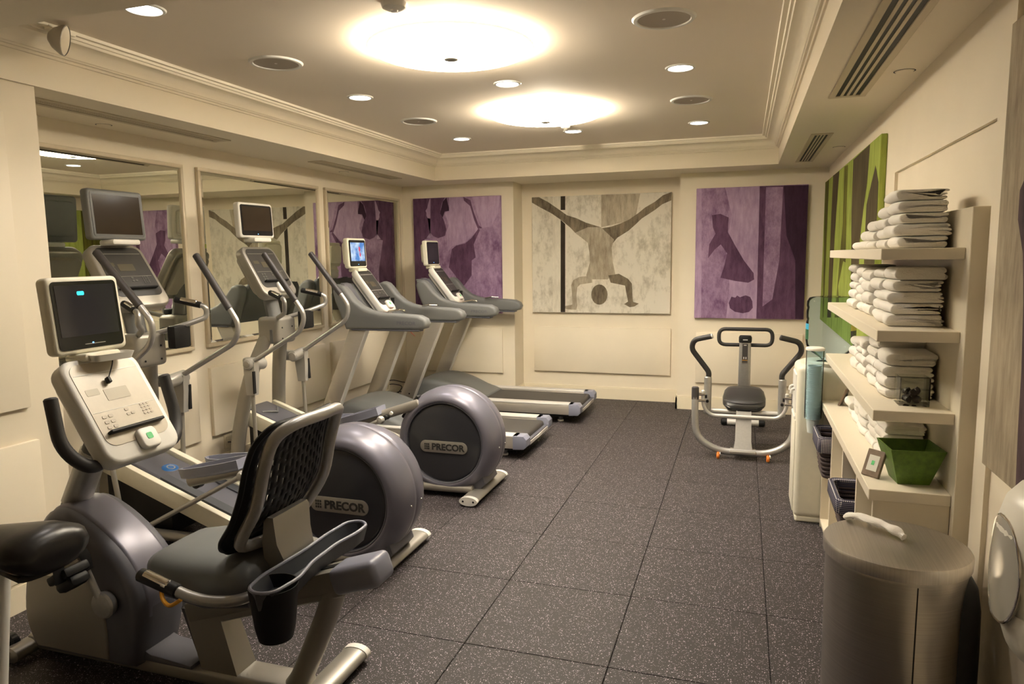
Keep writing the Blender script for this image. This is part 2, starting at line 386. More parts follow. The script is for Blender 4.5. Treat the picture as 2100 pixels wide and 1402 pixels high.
# crown moulding round the tray
prof = [(0, 2.578), (.010, 2.578), (.014, 2.590), (.026, 2.590), (.030, 2.598)]
for i in range(7):
    a = i/6*PI/2; prof.append((.034+.068*(1-math.cos(a)), 2.600+.052*math.sin(a)))
prof += [(.108, 2.652), (.112, 2.664), (.124, 2.664), (.128, 2.676), (.150, 2.676), (.154, ZC+.002), (0, ZC+.002)]
rings = []
for (x, y, sx, sy) in ((SXL, SYN, 1, 1), (SXR, SYN, -1, 1), (SXR, SYB, -1, -1), (SXL, SYB, 1, -1)):
    rings.append([(x+sx*d, y+sy*d, z) for d, z in prof])
struct(fin('trim_1', loft(rings+[rings[0]], cap=False), 'fascia', sharp=25))
# baseboards
def bb(name, x0, x1, y0, y1):
    bm = b_box(x0, x1, y0, y1, 0, .125); b_box(x0+(.004 if x1-x0 < .05 else 0), x1-(.004 if x1-x0 < .05 else 0), y0+(.004 if y1-y0 < .05 else 0), y1, .125, .14, bm=bm)
    return struct(fin(name, bm, 'trim'))
bb('baseboard_back', -1.345, .45, YB-.02, YB+.01)
bb('baseboard_back', -2.7, -1.33, YP-.02, YP+.01); bb('baseboard_back', .435, XR, YP-.02, YP+.01)
bb('baseboard_back', .435, .452, YP-.02, YB-.02); bb('baseboard_back', -1.347, -1.33, YP-.02, YB-.02)
bb('baseboard_left', XL-.01, XL+.02, -1.87, YP-.02)
bb('baseboard_left', XP-.01, XP+.02, YN, -1.87)
bb('baseboard_right', XR-.02, XR+.01, .32, YP-.02); bb('baseboard_right', XR-.004, XR+.02, YN, -1.86)
# raised wall panels below art and mirrors
def panel(name, a, parent): return P(name, b_box(*a, .004, 2), 'wall', parent)
panel('wall_panel', (-1.205, .348, YB-.028, YB+.002, .298, .815), wb)
panel('wall_panel', (-2.50, -1.488, YP-.026, YP+.002, .305, .82), wb1)
panel('wall_panel', (.635, 1.66, YP-.026, YP+.002, .292, .82), wb2)
for y0, y1 in ((-1.86, -.345), (-.20, 1.325), (1.44, 2.95)): panel('wall_panel', (XL-.002, XL+.03, y0, y1, .300, .82), wl)
panel('wall_panel', (XP-.002, XP+.022, -3.6, -2.045, .945, 2.29), wlp)
panel('wall_panel', (XP-.002, XP+.022, -3.6, -2.02, .14, .785), wlp)
# ------------------------------------------------------------------ mirrors
for (y0, y1), lab in zip(((-1.86, -.345), (-.205, 1.325), (1.435, 2.955)), ('tall wall mirror behind the elliptical with the dark-framed monitor', 'tall wall mirror behind the elliptical with the white-framed monitor', 'tall wall mirror beside the back corner, behind the first treadmill')):
    mr_ = thing('wall_mirror', lab, 'mirror', (XL, (y0+y1)/2, .975), 'framed mirrors on the left wall')
    h, hw, fw = 1.31, (y1-y0)/2, .026
    for nm, a in (('frame_rail', (0, .03, -hw, hw, 0, fw)), ('frame_rail', (0, .03, -hw, hw, h-fw, h)), ('frame_stile', (0, .03, -hw, -hw+fw, fw, h-fw)), ('frame_stile', (0, .03, hw-fw, hw, fw, h-fw))):
        P(nm, b_box(*a, .004, 2), 'frame_wood', mr_)
    # bevelled glass
    g0, g1 = hw-fw+.002, hw-fw-.022
    o = [(.016, -g0, fw-.002), (.016, g0, fw-.002), (.016, g0, h-fw+.002), (.016, -g0, h-fw+.002)]
    i_ = [(.021, -g1, fw+.022), (.021, g1, fw+.022), (.021, g1, h-fw-.022), (.021, -g1, h-fw-.022)]
    bm = bmesh.new(); bm.faces.new([bm.verts.new(p) for p in i_]); P('mirror_glass', bm, 'mirror', mr_, sharp=None)
    P('bevel_edge', loft([o, i_], cap=False), 'mirror_bevel', mr_, sharp=None)
# ------------------------------------------------------------------ printed canvases
def Z4(x, y): return (820+x/2.983, 350+y/2.983)
def Z5(x, y): return (1380+x/2.75, 330+y/2.75)
def Z2(x, y): return (1640+x/7.79, 240+y/7.79)
def canvas(name, label, box, axis, base, shapes, conv, face, org):
    """box = canvas body; shapes = printed areas traced on the front plane"""
    t = thing(name, label, 'picture', org)
    o = V(org)
    bx = b_box(*box, .003, 1); xf(bx, Matrix.Translation(-o)); P('canvas_panel', bx, base, t)
    lo = V((box[0], box[2], box[4])); hi = V((box[1], box[3], box[5]))
    for k, (mt, pts) in enumerate(shapes):
        bm = bmesh.new(); vs = []
        for p in pts:
            q = conv(*p); w_ = ony(q[0], q[1], face) if axis == 'y' else onx(q[0], q[1], face)
            w_ = V([min(max(w_[i], lo[i]+.002), hi[i]-.002) if i != (1 if axis == 'y' else 0) else w_[i] for i in range(3)])
            if axis == 'y': w_.y = box[2]-.0006-.00025*k
            else: w_.x = box[0]-.0006-.00025*k
            vs.append(bm.verts.new(w_-o))
        fl = [V((v.co.x if axis == 'y' else v.co.y, v.co.z, 0)) for v in vs]
        for tri in tessellate_polygon([fl]):
            try: bm.faces.new([vs[i] for i in tri])
            except ValueError: pass
        P('printed_shape', bm, mt, t, sharp=None)
    return t
def ell(cx, cy, rx, ry, n=20): return [(cx+rx*math.cos(2*PI*i/n), cy+ry*math.sin(2*PI*i/n)) for i in range(n)]
grey_shapes = [
 ('art_grey_pale', [(935, 152), (984, 152), (984, 862), (935, 862)]),
 ('art_grey_mid', [(1232, 140), (1470, 140), (1440, 300), (1300, 330), (1232, 345)]),
 ('art_grey_dark', [(800, 155), (850, 157), (905, 190), (985, 245), (1022, 272), (1080, 290), (1140, 318), (1228, 345), (1228, 382), (1112, 398), (1080, 387), (1040, 345), (985, 300), (930, 262), (860, 225), (800, 195)]),
 ('art_grey_dark', [(1232, 352), (1290, 343), (1350, 322), (1400, 300), (1460, 258), (1500, 225), (1560, 190), (1610, 150), (1675, 125), (1675, 180), (1605, 205), (1560, 240), (1480, 292), (1440, 330), (1400, 366), (1330, 410), (1300, 447), (1232, 440)]),
 ('art_grey_mid', [(1072, 380), (1150, 345), (1230, 345), (1310, 420), (1296, 470), (1303, 560), (1318, 632), (1270, 664), (1160, 664), (1140, 640), (1163, 560), (1160, 500), (1150, 440), (1112, 410)]),
 ('art_grey_mid', [(1175, 642), (1100, 648), (1062, 668), (1048, 700), (1054, 760), (1056, 818), (1005, 828), (1003, 840), (1030, 848), (1080, 850), (1086, 822), (1080, 762), (1086, 712), (1104, 695), (1178, 684)]),
 ('art_grey_dark', [(1275, 640), (1340, 630), (1395, 660), (1420, 690), (1424, 780), (1428, 802), (1462, 812), (1435, 830), (1405, 834), (1372, 815), (1396, 800), (1384, 740), (1378, 702), (1290, 684)]),
 ('art_grey_dark', ell(1221, 757, 50, 62)),
 ('art_grey_black', [(984, 150), (1012, 150), (1012, 240), (984, 240)]), ('art_grey_black', [(984, 300), (1012, 326), (1012, 864), (984, 864)])]
canvas('figure_print', 'large grey print of an upside-down handstand figure in the wall recess', (-1.216, .338, YB-.04, YB-.001, .978, 2.282), 'y', 'art_grey_light', grey_shapes, Z4, YB-.04, (-.44, YB-.001, .978))
p1 = [
 ('art_purple_dark', [(80, 160), (186, 160), (186, 410), (150, 420), (186, 600), (200, 880), (80, 880)]),
 ('art_purple_light', [(182, 172), (172, 205), (168, 228), (157, 245), (163, 258), (163, 275), (170, 291), (190, 292), (194, 330), (188, 372), (163, 412), (187, 412), (187, 172)]),
 ('art_purple_dark', [(188, 160), (275, 160), (258, 195), (248, 235), (255, 270), (272, 310), (285, 360), (276, 398), (235, 412), (205, 400), (188, 380)]),
 ('art_purple_light', [(300, 160), (400, 160), (440, 200), (470, 290), (490, 352), (400, 438), (320, 462), (292, 500), (290, 420), (282, 380), (300, 330), (275, 262), (302, 235)]),
 ('art_purple_deep', [(262, 190), (285, 160), (300, 225), (302, 245), (275, 250), (262, 285), (247, 262)]),
 ('art_purple_light', [(445, 160), (620, 150), (600, 260), (560, 340), (505, 350), (470, 250)]),
 ('art_purple_dark', [(388, 158), (432, 180), (452, 250), (484, 335), (505, 350), (478, 355), (455, 300), (430, 215), (392, 182)]),
 ('art_purple_dark', [(318, 480), (345, 458), (400, 444), (440, 410), (482, 352), (490, 362), (452, 450), (464, 530), (440, 548), (440, 640), (380, 720), (340, 640), (300, 590)])]
canvas('dancer_print', 'purple print of a dancing figure behind the treadmills', (-2.545, -1.482, YP-.04, YP-.001, .985, 2.290), 'y', 'art_purple_mid', p1, Z4, YP-.04, (-2.01, YP-.001, .985))
p2 = [
 ('art_purple_light', [(295, 150), (490, 140), (472, 890), (300, 890), (320, 700), (300, 500), (330, 300)]),
 ('art_purple_light', [(125, 150), (162, 150), (160, 890), (115, 890)]),
 ('art_purple_dark', [(490, 140), (775, 135), (760, 900), (470, 900)]),
 ('art_purple_mid', [(525, 148), (622, 146), (600, 560), (560, 780), (505, 820)]),
 ('art_purple_deep', [(625, 140), (770, 136), (745, 890), (690, 890), (690, 560), (640, 420)]),
 ('art_purple_dark', [(220, 305), (268, 298), (314, 318), (310, 400), (352, 478), (400, 560), (455, 632), (458, 668), (425, 686), (350, 676), (268, 658), (290, 590), (305, 520), (270, 470), (235, 500), (198, 548), (205, 470), (240, 410), (226, 375)]),
 ('art_purple_dark', [(330, 765), (352, 770), (362, 758), (378, 768), (410, 757), (435, 766), (448, 790), (450, 828), (430, 850), (395, 858), (350, 850), (322, 830), (315, 800)])]
canvas('torso_print', 'purple print with a dark torso and oval behind the seated machine', (.613, 1.660, YP-.04, YP-.001, .968, 2.276), 'y', 'art_purple_mid', p2, Z5, YP-.04, (1.135, YP-.001, .968))
gr = [
 ('art_olive', [(395, 1000), (470, 1000), (430, 2000), (380, 3200), (370, 3200), (390, 1800)]),
 ('art_brown', [(535, 930), (635, 860), (560, 1900), (500, 3200), (440, 3200), (480, 2200)]),
 ('art_olive', [(715, 790), (775, 760), (750, 1500), (720, 3200), (560, 3200), (690, 1700)]),
 ('art_brown', [(860, 680), (1130, 430), (1080, 1050), (1020, 1480), (960, 2000), (920, 3200), (820, 3200), (830, 1500)]),
 ('art_brown', [(1216, 770), (1260, 1040), (1320, 1480), (1330, 2200), (1280, 3200), (1010, 3200), (1040, 2000), (1070, 1400)]),
 ('art_olive', [(1440, 560), (1330, 860), (1300, 1480), (1310, 2400), (1420, 2400)]),
 ('art_lime', [(700, 2300), (790, 2350), (800, 2900), (640, 3100), (620, 2700)])]
canvas('leaf_print', 'lime and olive streaked abstract print on the right wall', (XR-.036, XR-.001, .13, 3.0, .975, 2.285), 'x', 'art_lime', gr, Z2, XR-.036, (XR-.001, 1.56, .975))
ide = lambda a, b: (a, b)
gs = [('art_plum', [(2130, 300), (2092, 390), (2088, 450), (2098, 520), (2099, 620), (2095, 760), (2088, 880), (2083, 1000), (2160, 1120), (2300, 300)])]
canvas('stone_print', 'weathered grey print with a dark plum shape above the white dispenser', (XR-.022, XR+.015, -3.35, -1.885, .945, 2.285), 'x', 'art_stone', gs, ide, XR-.022, (XR+.015, -2.6, .945))
# ------------------------------------------------------------------ ceiling fixtures
GX = (-1.39, -.35, .705)
def downlight(x, y, label):
    t = thing('downlight', label, 'light', (x, y, ZC), 'recessed downlights in the tray ceiling')
    P('trim_ring', lathe([(.068, -.002), (.072, -.007), (.083, -.006), (.088, 0), (.088, .004), (.066, .004), (.068, -.002)], 32), 'white_plastic', t)
    P('lens', lathe([(0, -.003), (.0675, -.003)], 24), 'lens', t, sharp=None)
    l = bpy.data.lights.new('downlight_beam', 'SPOT'); l.energy = DOWN_W*(.55 if y < -1.5 else 1.1); l.color = DOWN_COL; l.spot_size = math.radians(112); l.spot_blend = .7; l.shadow_soft_size = .05
    o = bpy.data.objects.new('downlight_beam', l); COL.objects.link(o); o.parent = t; o.location = (0, 0, -.02)
rows = {-1.9: 'of the near soffit row', -.1: 'in the row between the glowing bowls', 1.7: 'in the row by the back crown'}
cols = {-1.39: 'on the mirror side', -.35: 'on the bowl line', .705: 'on the towel shelf side'}
for y in (-1.9, -.1, 1.7):
    for x in GX: downlight(x, y, 'round white downlight %s %s' % (rows[y], cols[x]))
for x in (-1.39, .705):
    for y in (-1.0, .8):
        t = thing('ceiling_speaker', 'round grey ceiling speaker %s, %s' % ('on the mirror side' if x < 0 else 'on the towel shelf side', 'nearer the back wall' if y > 0 else 'nearer the near soffit'), 'speaker', (x, y, ZC), 'round speakers in the tray ceiling')
        P('rim', lathe([(.118, -.002), (.122, -.009), (.138, -.008), (.146, 0), (.146, .004), (.116, .004), (.118, -.002)], 40), 'white_plastic', t)
        P('grille', lathe([(0, -.004), (.119, -.004)], 40), 'grille', t, sharp=None)
        P('logo_dot', lathe([(0, -.0055), (.007, -.0055), (.008, -.004)], 12), 'alu', t)
for y, lab in ((-1.0, 'large glowing frosted ceiling bowl light over the ellipticals'), (.8, 'glowing frosted ceiling bowl light nearer the back wall')):
    t = thing('bowl_light', lab, 'light', (-.35, y, ZC))
    pr_ = [(.42*math.sin(a), -.075+.049*(1-math.cos(a))) for a in [i/14*PI/2 for i in range(15)]]
    gm = M['bowl_glass'].copy(); gm.node_tree.nodes['Map Range'].inputs[3].default_value = BOWL_EMIT*(.80 if y < 0 else 1.35); M['bowl_glass_lit'] = gm
    P('glass_bowl', lathe(pr_, 40), 'bowl_glass_lit', t, sharp=None)
    l = bpy.data.lights.new('bowl_uplight', 'POINT'); l.energy = UPLIGHT_W; l.color = BOWL_COL; l.shadow_soft_size = .03
    lo_ = bpy.data.objects.new('bowl_uplight', l); COL.objects.link(lo_); lo_.parent = t; lo_.location = (0, 0, -.035)
    P('finial', lathe([(0, -.092), (.012, -.090), (.034, -.084), (.036, -.080), (.02, -.074), (0, -.074)], 20), 'champagne', t)
for x, y, lab in ((-.356, -1.60, 'small round smoke detector near the large ceiling bowl'), (-.347, 1.415, 'small round sprinkler cover near the back downlights')):
    t = thing('smoke_detector' if y < 0 else 'sprinkler_cover', lab, 'detector', (x, y, ZC))
    k = 1.0 if y < 0 else .75
    P('housing', lathe([(0, -.03), (.03*k, -.03), (.05*k, -.022), (.055*k, -.004), (.055*k, .003)], 28), 'white_plastic', t)
    P('sensor_cap', lathe([(0, -.036), (.014, -.036), (.018, -.029)], 16), 'alu', t)
def vent(x, y0, y1, w_, slots, label):
    t = thing('air_vent', label, 'vent', (x, (y0+y1)/2, ZS), 'linear slot vents in the soffits')
    L_ = (y1-y0)/2; n = slots; P('backing', b_box(-w_/2, w_/2, -L_, L_, -.0015, .002), 'black', t)
    g = w_/(n+1)
    P('vent_frame', b_box(-w_/2-.022, -w_/2+g*.35, -L_-.02, L_+.02, -.007, .001, .002, 1), 'vent_metal', t)
    P('vent_frame', b_box(w_/2-g*.35, w_/2+.022, -L_-.02, L_+.02, -.007, .001, .002, 1), 'vent_metal', t)
    for s in (-1, 1): P('end_cap', b_box(-w_/2, w_/2, s*L_-.02, s*L_+.02, -.006, .001), 'vent_metal', t)
    sp = (w_-.7*g)/n
    for k in range(1, n):
        c = -w_/2+.35*g+sp*k; P('slat', b_box(c-sp*.24, c+sp*.24, -L_+.02, L_-.02, -.0045, .0), 'vent_metal', t)
vent(1.575, -2.45, -.24, .135, 4, 'long four-slot air vent in the soffit above the towel shelves')
vent(1.575, 1.0, 2.52, .10, 4, 'short four-slot air vent in the soffit above the green print')
vent(-2.36, -1.75, -.32, .10, 4, 'slot air vent above the first mirror')
vent(-2.36, .83, 2.25, .10, 4, 'slot air vent above the mirror by the back corner')
for x, y, lab in ((1.755, -.70, 'flush white disc in the soffit beside the long vent'), (1.765, 1.71, 'flush white disc in the soffit beside the short vent'), (-2.6, -1.04, 'flush white disc in the soffit above the first mirror'), (-2.54, 1.555, 'flush white disc in the soffit above the mirror by the corner')):
    t = thing('sprinkler_cover', lab, 'sprinkler', (x, y, ZS), 'flush sprinkler discs in the soffits')
    P('disc', lathe([(0, -.005), (.036, -.005), (.04, -.002), (.04, .001)], 24), 'fascia', t)
    P('gap_ring', lathe([(.040, -.0012), (.046, -.0012)], 24), 'black', t, sharp=None)
# adjustable spot head on the crown by the near pier
c0 = onx(128, 82, -1.88)
t = thing('spot_lamp', 'small round adjustable lamp head on a bracket at the crown moulding', 'lamp', tuple(c0))
dirv = V((.80, .56, -.22)).normalized(); q = dirv.to_track_quat('Z', 'Y').to_matrix().to_4x4()
P('lamp_head', xf(lathe([(0, -.055), (.02, -.055), (.045, -.035), (.066, .0), (.068, .012), (.064, .014)], 28), q), 'champagne', t)
P('lens', xf(lathe([(0, .018), (.04, .016), (.065, .010)], 28), q), 'fascia', t)
P('swivel_arm', tube([(-.03, .01, .02), (-.05, .03, .05), (-.075, .05, .075)], .013, .02), 'champagne', t)
P('bracket', b_box(-.16, -.05, -.02, .12, .05, .105, .006), 'fascia', t)
# ------------------------------------------------------------------ shared machine pieces
def monitor(parent, c, w_, h, d, tilt, yaw, shell, bezel, screen, bracket='white_plastic', off=(0, 0), chin=.03, extra=None):
    m = pm(c, tilt, yaw)
    mo = P('monitor', prism(rr(w_, h, .022), -d*.6, 0, 'z', .012, 3), shell, parent, m)
    bk = prism(rr(w_*.8, h*.75, .03), -d, -d*.55, 'z', .012, 2); P('back_cover', bk, shell, mo, m)
    P('bezel', prism(rr(w_-.034, h-.034, .016), -.001, .0025, 'z'), bezel, mo, m)
    sw, sh = w_-.062, h-.062-chin
    P('screen', prism(rr(sw, sh, .002, 1, 0, chin/2), .0024, .0036, 'z'), screen, mo, m)
    if chin: P('power_light', prism(rr(.006, .006, .003), .0025, .0045, 'z'), 'led_blue', mo, m @ Matrix.Translation((0, -h/2+.017+chin*.55, 0)))
    P('bracket', prism(rr(w_*.5, .03, .012), -.06, .045, 'z', .006, 2), bracket, mo, m @ Matrix.Translation((0, -h/2-.016, 0)))
    if extra: extra(mo, m, sw, sh)
    return mo
def console(parent, top, bot, w_, frame, face, lcd, btn, d=.06, wb_=None, tag_=True, green=True):
    """sloping control panel from point top to point bot (x,z), width w_ (w_ at the top, wb_ at the bottom)"""
    tx, tz = top; bx_, bz = bot; L_ = math.hypot(tx-bx_, tz-bz); tilt = math.atan2(bx_-tx, tz-bz); wb_ = wb_ or w_
    m = pm(((tx+bx_)/2, 0, (tz+bz)/2), tilt)
    def outline(k, kb, y1, y0, r=.06):
        p = rr(w_, L_, r, 6); out = []
        for a, b in p:
            f = (b+L_/2)/L_; ww = (wb_+(w_-wb_)*f)/w_
            out.append((a*ww*k, y0+(y1-y0)*f))
        return out
    c = P('console', prism(outline(1, 1, L_/2, -L_/2), -d, .004, 'z', .016, 3), frame, parent, m)
    P('console_back', prism(outline(.82, 1, L_/2-.03, -L_/2+.06), -d*1.6, -d*.9, 'z', .02, 2), frame, c, m)
    P('keypad', prism(outline(.84, 1, L_/2-.025, -L_/2+.07, .05), .0035, .0062, 'z'), face, c, m)
    P('panel_line', prism(rr(w_*.80, .003, .001, 1), .006, .0072, 'z'), frame, c, m @ Matrix.Translation((0, L_*.34, 0)))
    P('display', prism(rr(w_*.30, L_*.11, .004), .006, .0075, 'z'), lcd, c, m @ Matrix.Translation((.0, L_*.12, 0)))
    P('side_display', prism(rr(w_*.16, L_*.06, .004), .006, .007, 'z'), lcd, c, m @ Matrix.Translation((-w_*.28, L_*.17, 0)))
    P('panel_line', prism(rr(w_*.80, .002, .0009, 1), .006, .0072, 'z'), frame, c, m @ Matrix.Translation((0, -L_*.02, 0)))
    for gx, gy, nx, ny, s in ((-w_*.26, -L_*.12, 2, 3, .020), (w_*.25, -L_*.08, 3, 4, .012), (0, -L_*.07, 1, 2, .018), (w_*.06, -L_*.09, 1, 1, .018)):
        for i in range(nx):
            for j in range(ny):
                P('button', prism(rr(s, s*.62, s*.28, 3), .005, .0085, 'z'), btn, c, m @ Matrix.Translation((gx+(i-(nx-1)/2)*s*1.35, gy-(j-(ny-1)/2)*s*1.1, 0)))
    P('reading_ledge', xf(prism(rr(w_*.72, .012, .005), .004, .03, 'z', .003, 1), Matrix.Identity(4)), 'black', c, m @ Matrix.Translation((0, -L_*.22, 0)))
    if green:
        k = P('key_pod', prism(rr(.085, .085, .022), .0, .028, 'z', .009, 3), 'white_plastic', c, m @ Matrix.Translation((w_*.05, -L_/2+.062, 0)))
        P('key_print', prism(rr(.026, .026, .006), .0275, .029, 'z'), 'green_print', k, m @ Matrix.Translation((w_*.05, -L_/2+.066, 0)))
    return c, m
def grid_mark(parent, mtx, h, material):
    """small block of bars in front of the maker's lettering"""
    for i in range(3):
        for j in range(3):
            P('logo_bar', prism(rr(h*.2, h*.24, .0005, 1), 0, .0015, 'z'), material, parent, mtx @ Matrix.Translation(((i-1)*h*.27, (j-1)*h*.32, 0)))
NEARFACE = Matrix(((1, 0, 0, 0), (0, 0, -1, 0), (0, 1, 0, 0), (0, 0, 0, 1)))   # XY plane -> faces -y
# ------------------------------------------------------------------ elliptical trainers
def elliptical(loc, label, near_swing, far_swing, pedal_near, pedal_far, mon, letter, screen):
    t = thing('elliptical_trainer', label, 'elliptical', loc)
    O = 1.4
    def A(x, v, z): return V((x+O, v, z))
    # rear drum
    pf = [(.0, -.150), (.272, -.150), (.276, -.160), (.284, -.172), (.298, -.174), (.322, -.160), (.345, -.130), (.360, -.085), (.366, -.03), (.3655, -.002), (.3635, 0), (.3655, .002)]
    pf = pf+[(r, -h) for r, h in pf[::-1][3:]]
    dr = P('drum_housing', lathe(pf, 72, 'y', A(-.815, 0, .372)), 'drum', t, sharp=50)
    for s in (-1, 1):
        P('side_disc', lathe([(0, s*.160), (.250, s*.158), (.266, s*.154), (.270, s*.149)], 64, 'y', A(-.815, 0, .372)), 'disc', dr, sharp=50)
        P('disc_rim', lathe([(.270, s*.150), (.272, s*.166), (.278, s*.170), (.283, s*.165)], 64, 'y', A(-.815, 0, .372)), 'slate', dr)
    bm_ = Matrix.Translation(A(-.815, -.161, .345)) @ NEARFACE
    bd = P('badge', prism(rr(.345, .082, .041, 8), 0, .007, 'z', .003, 2), 'champagne', dr, bm_)
    lettering('PRECOR', .062, letter, bd, bm_ @ Matrix.Translation((.032, -.002, .0075)), .0012, 1.02, .0022)
    grid_mark(bd, bm_ @ Matrix.Translation((-.122, -.001, .007)), .048, letter)
    P('crank_slot', xf(b_box(-.10, .10, -.03, .03, -.012, .012, .01), Matrix.Translation(A(-1.075, -.105, .60)) @ Matrix.Rotation(-.9, 4, 'Y')), 'black', dr)
    P('drum_skirt', prism([(-1.16+O, .02), (-.60+O, .02), (-.53+O, .10), (-.6+O, .3), (-1.05+O, .3)], -.13, .13, 'y', .02), 'slate', dr)
    for s in (-1, 1): P('screw', lathe([(0, .004), (.006, .003), (.007, 0)], 10, 'x', A(-.452, s*.06, .34)), 'screw', dr)
    # rear foot
    ft = P('rear_foot', tube([A(-.585, -.285, .036), A(-.585, .285, .036)], .062, r2=.028, up=(0, 0, 1), n=20), 'champagne', t)
    for s in (-1, 1):
        ec = P('foot_cap', tube([A(-.585, s*.282, .036), A(-.585, s*.315, .036)], .064, r2=.030, up=(0, 0, 1), n=20, dome=False), 'white_plastic', ft)
        for q in (-1, 1): P('bolt', lathe([(0, s*.3175), (.007, s*.3165)], 10, 'y', A(-.585+q*.036, 0, .036)), 'black', ec)
    # base rails and front cross foot
    for s in (-1, 1):
        P('base_rail', tube([A(-.62, s*.14, .06), A(-1.5, s*.17, .06), A(-2.45, s*.19, .06)], .035, .1, r2=.03, up=(0, 0, 1)), 'champagne', t)
    P('front_foot', tube([A(-2.42, -.33, .034), A(-2.42, .33, .034)], .05, r2=.027, up=(0, 0, 1)), 'champagne', t)
    # ramp
    rp0, rp1 = (-2.42, .505), (-1.42, .155)
    dx, dz = rp1[0]-rp0[0], rp1[1]-rp0[1]; ang = math.atan2(-dz, dx); Lr = math.hypot(dx, dz)
    rm = Matrix.Translation(A((rp0[0]+rp1[0])/2, 0, (rp0[1]+rp1[1])/2)) @ Matrix.Rotation(ang, 4, 'Y')
    rc = P('ramp_cover', b_box(-Lr/2-.03, Lr/2, -.13, .13, -.06, .012, .02, 3), 'slate', t, rm)
    P('logo_disc', lathe([(0, .0015), (.040, .0015), (.042, 0)], 28), 'blue_logo', rc, rm @ Matrix.Translation((-.16, 0, .0125)) @ Matrix.Scale(1.25, 4, (0, 1, 0)))
    P('logo_ring', lathe([(.018, .003), (.025, .003)], 24), 'letter_light', rc, rm @ Matrix.Translation((-.16, .006, .0125)))
    P('ramp_ridge', tube([(-.43, -.09, .012), (-.40, -.05, .02), (-.36, 0, .024), (-.40, .05, .02), (-.43, .09, .012)], .008), 'grey_plastic', rc, rm)
    for s in (-1, 1):
        P('ramp_rail', b_box(-Lr/2, Lr/2, s*.172-.022, s*.172+.022, -.085, .02, .008, 2), 'cooler', t, rm)
        P('ramp_track', b_box(-.1, Lr/2-.02, s*.105-.03, s*.105+.03, .012, .02), 'pedal_dark', rc, rm)
    P('lift_housing', prism([(-2.42+O, .05), (-1.95+O, .05), (-1.95+O, .26), (-2.3+O, .40), (-2.42+O, .40)], -.13, .13, 'y', .015), 'black', t)
    # uprights
    for s in (-1, 1):
        pth = smooth_path([A(-2.44, s*.255, .05), A(-2.42, s*.235, .35), A(-2.35, s*.17, .75), A(-2.25, s*.085, 1.06), A(-2.215, s*.06, 1.15)], 5)
        n_ = len(pth); up_ = P('upright', tube(pth, [.030]*n_, r2=[.062-.008*i/n_ for i in range(n_)], up=(1, 0, 0), n=18), 'champagne', t)
        P('upright_collar', tube([A(-2.442, s*.257, .06), A(-2.435, s*.25, .17)], .042, r2=.076, up=(1, 0, 0), n=18), 'white_plastic', up_)
        P('seam_plate', xf(b_box(-.012, .012, -.006, .006, -.05, .05, .003, 1), Matrix.Translation(A(-2.185, s*.115, 1.06))), 'grey_plastic', up_)
    hb = P('head_box', b_box(-2.31+O, -2.13+O, -.115, .115, 1.0, 1.20, .03, 3), 'champagne', t)
    for y_, z_ in ((-.06, 1.12), (.06, 1.12), (.06, 1.04), (-.06, 1.04)): P('screw', lathe([(0, .004), (.006, .003), (.006, 0)], 8, 'x', A(-2.13, y_, z_)), 'black', hb)
    P('console_neck', tube([A(-2.23, 0, 1.15), A(-2.30, 0, 1.50)], .06, r2=.05), 'grey_plastic', t)
    cn, cm = console(t, (-2.37+O, 1.715), (-2.15+O, 1.355), .37, 'champagne', 'panel_dark', 'lcd_dark', 'button_dark', .07, .40, green=(mon == 'white'))
    if mon == 'dark': monitor(t, A(-2.315, 0, 1.885), .385, .285, .09, .06, 0, 'grey_plastic', 'bezel_grey', screen, chin=0)
    else: monitor(t, A(-2.34, -.01, 1.905), .35, .255, .085, .05, -.08, 'white_plastic', 'black_gloss', screen, chin=.02)
    # fixed pulse grips
    for s in (-1, 1):
        g = P('pulse_grip', tube([A(-2.16, s*.07, 1.19), A(-2.03, s*.16, 1.235), A(-1.955, s*.26, 1.275), A(-1.955, s*.255, 1.34), A(-2.09, s*.20, 1.375)], .016, .05), 'silver', t)
        e0, e1 = A(-1.985, s*.243, 1.348), A(-2.12, s*.188, 1.383)
        P('grip_sleeve', tube([e0, e1], .0195), 'black', g); P('contact_plate', tube([e0*.8+e1*.2+V((.004, 0, .006)), e0*.2+e1*.8+V((.004, 0, .006))], .017), 'chrome', g)
    P('accessory_pouch', b_box(-2.08+O, -2.02+O, .06, .19, 1.10, 1.235, .012), 'black', t)
    # moving arms
    for s, sw, ped in ((-1, near_swing, pedal_near), (1, far_swing, pedal_far)):
        pv = A(-2.23, s*.30, .885); R = Matrix.Translation(pv) @ Matrix.Rotation(sw, 4, 'Y')
        def B(x, z, dv=0): return R @ V((x+2.23, s*dv, z-.885))
        ar = P('swing_arm', tube([B(-2.21, .90), B(-1.80, 1.13), B(-1.765, 1.24), B(-1.85, 1.36)], .0165, .09), 'silver', t)
        P('hand_grip', tube([B(-1.835, 1.335), B(-2.07, 1.655)], .0215, n=14), 'grip_grey', ar)
        P('pivot_joint', tube([A(-2.225, s*.18, .87), A(-2.23, s*.335, .885)], .042, n=18), 'silver_paint', ar)
        P('pivot_cap', tube([A(-2.23, s*.335, .885), A(-2.23, s*.345, .885)], .030, n=18), 'champagne', ar)
        P('pivot_bracket', xf(b_box(-.10, .05, -.03, .03, -.04, .04, .02, 2), Matrix.Translation(A(-2.26, s*.21, .875))), 'silver_paint', ar)
        lo = P('lower_arm', loft([[B(-2.23+a*k, z+b*0, b*j) for a, b in ((-1, -1), (1, -1), (1, 1), (-1, 1))] for k, j, z in ((.045, .026, .90), (.045, .026, .80), (.034, .022, .66))]), 'silver_paint', ar, sharp=60)
        P('cover_strip', xf(b_box(.0, .012, -.012, .012, -.21, -.05, .002, 1), R @ Matrix.Translation((.035, s*.028, 0))), 'black', lo)
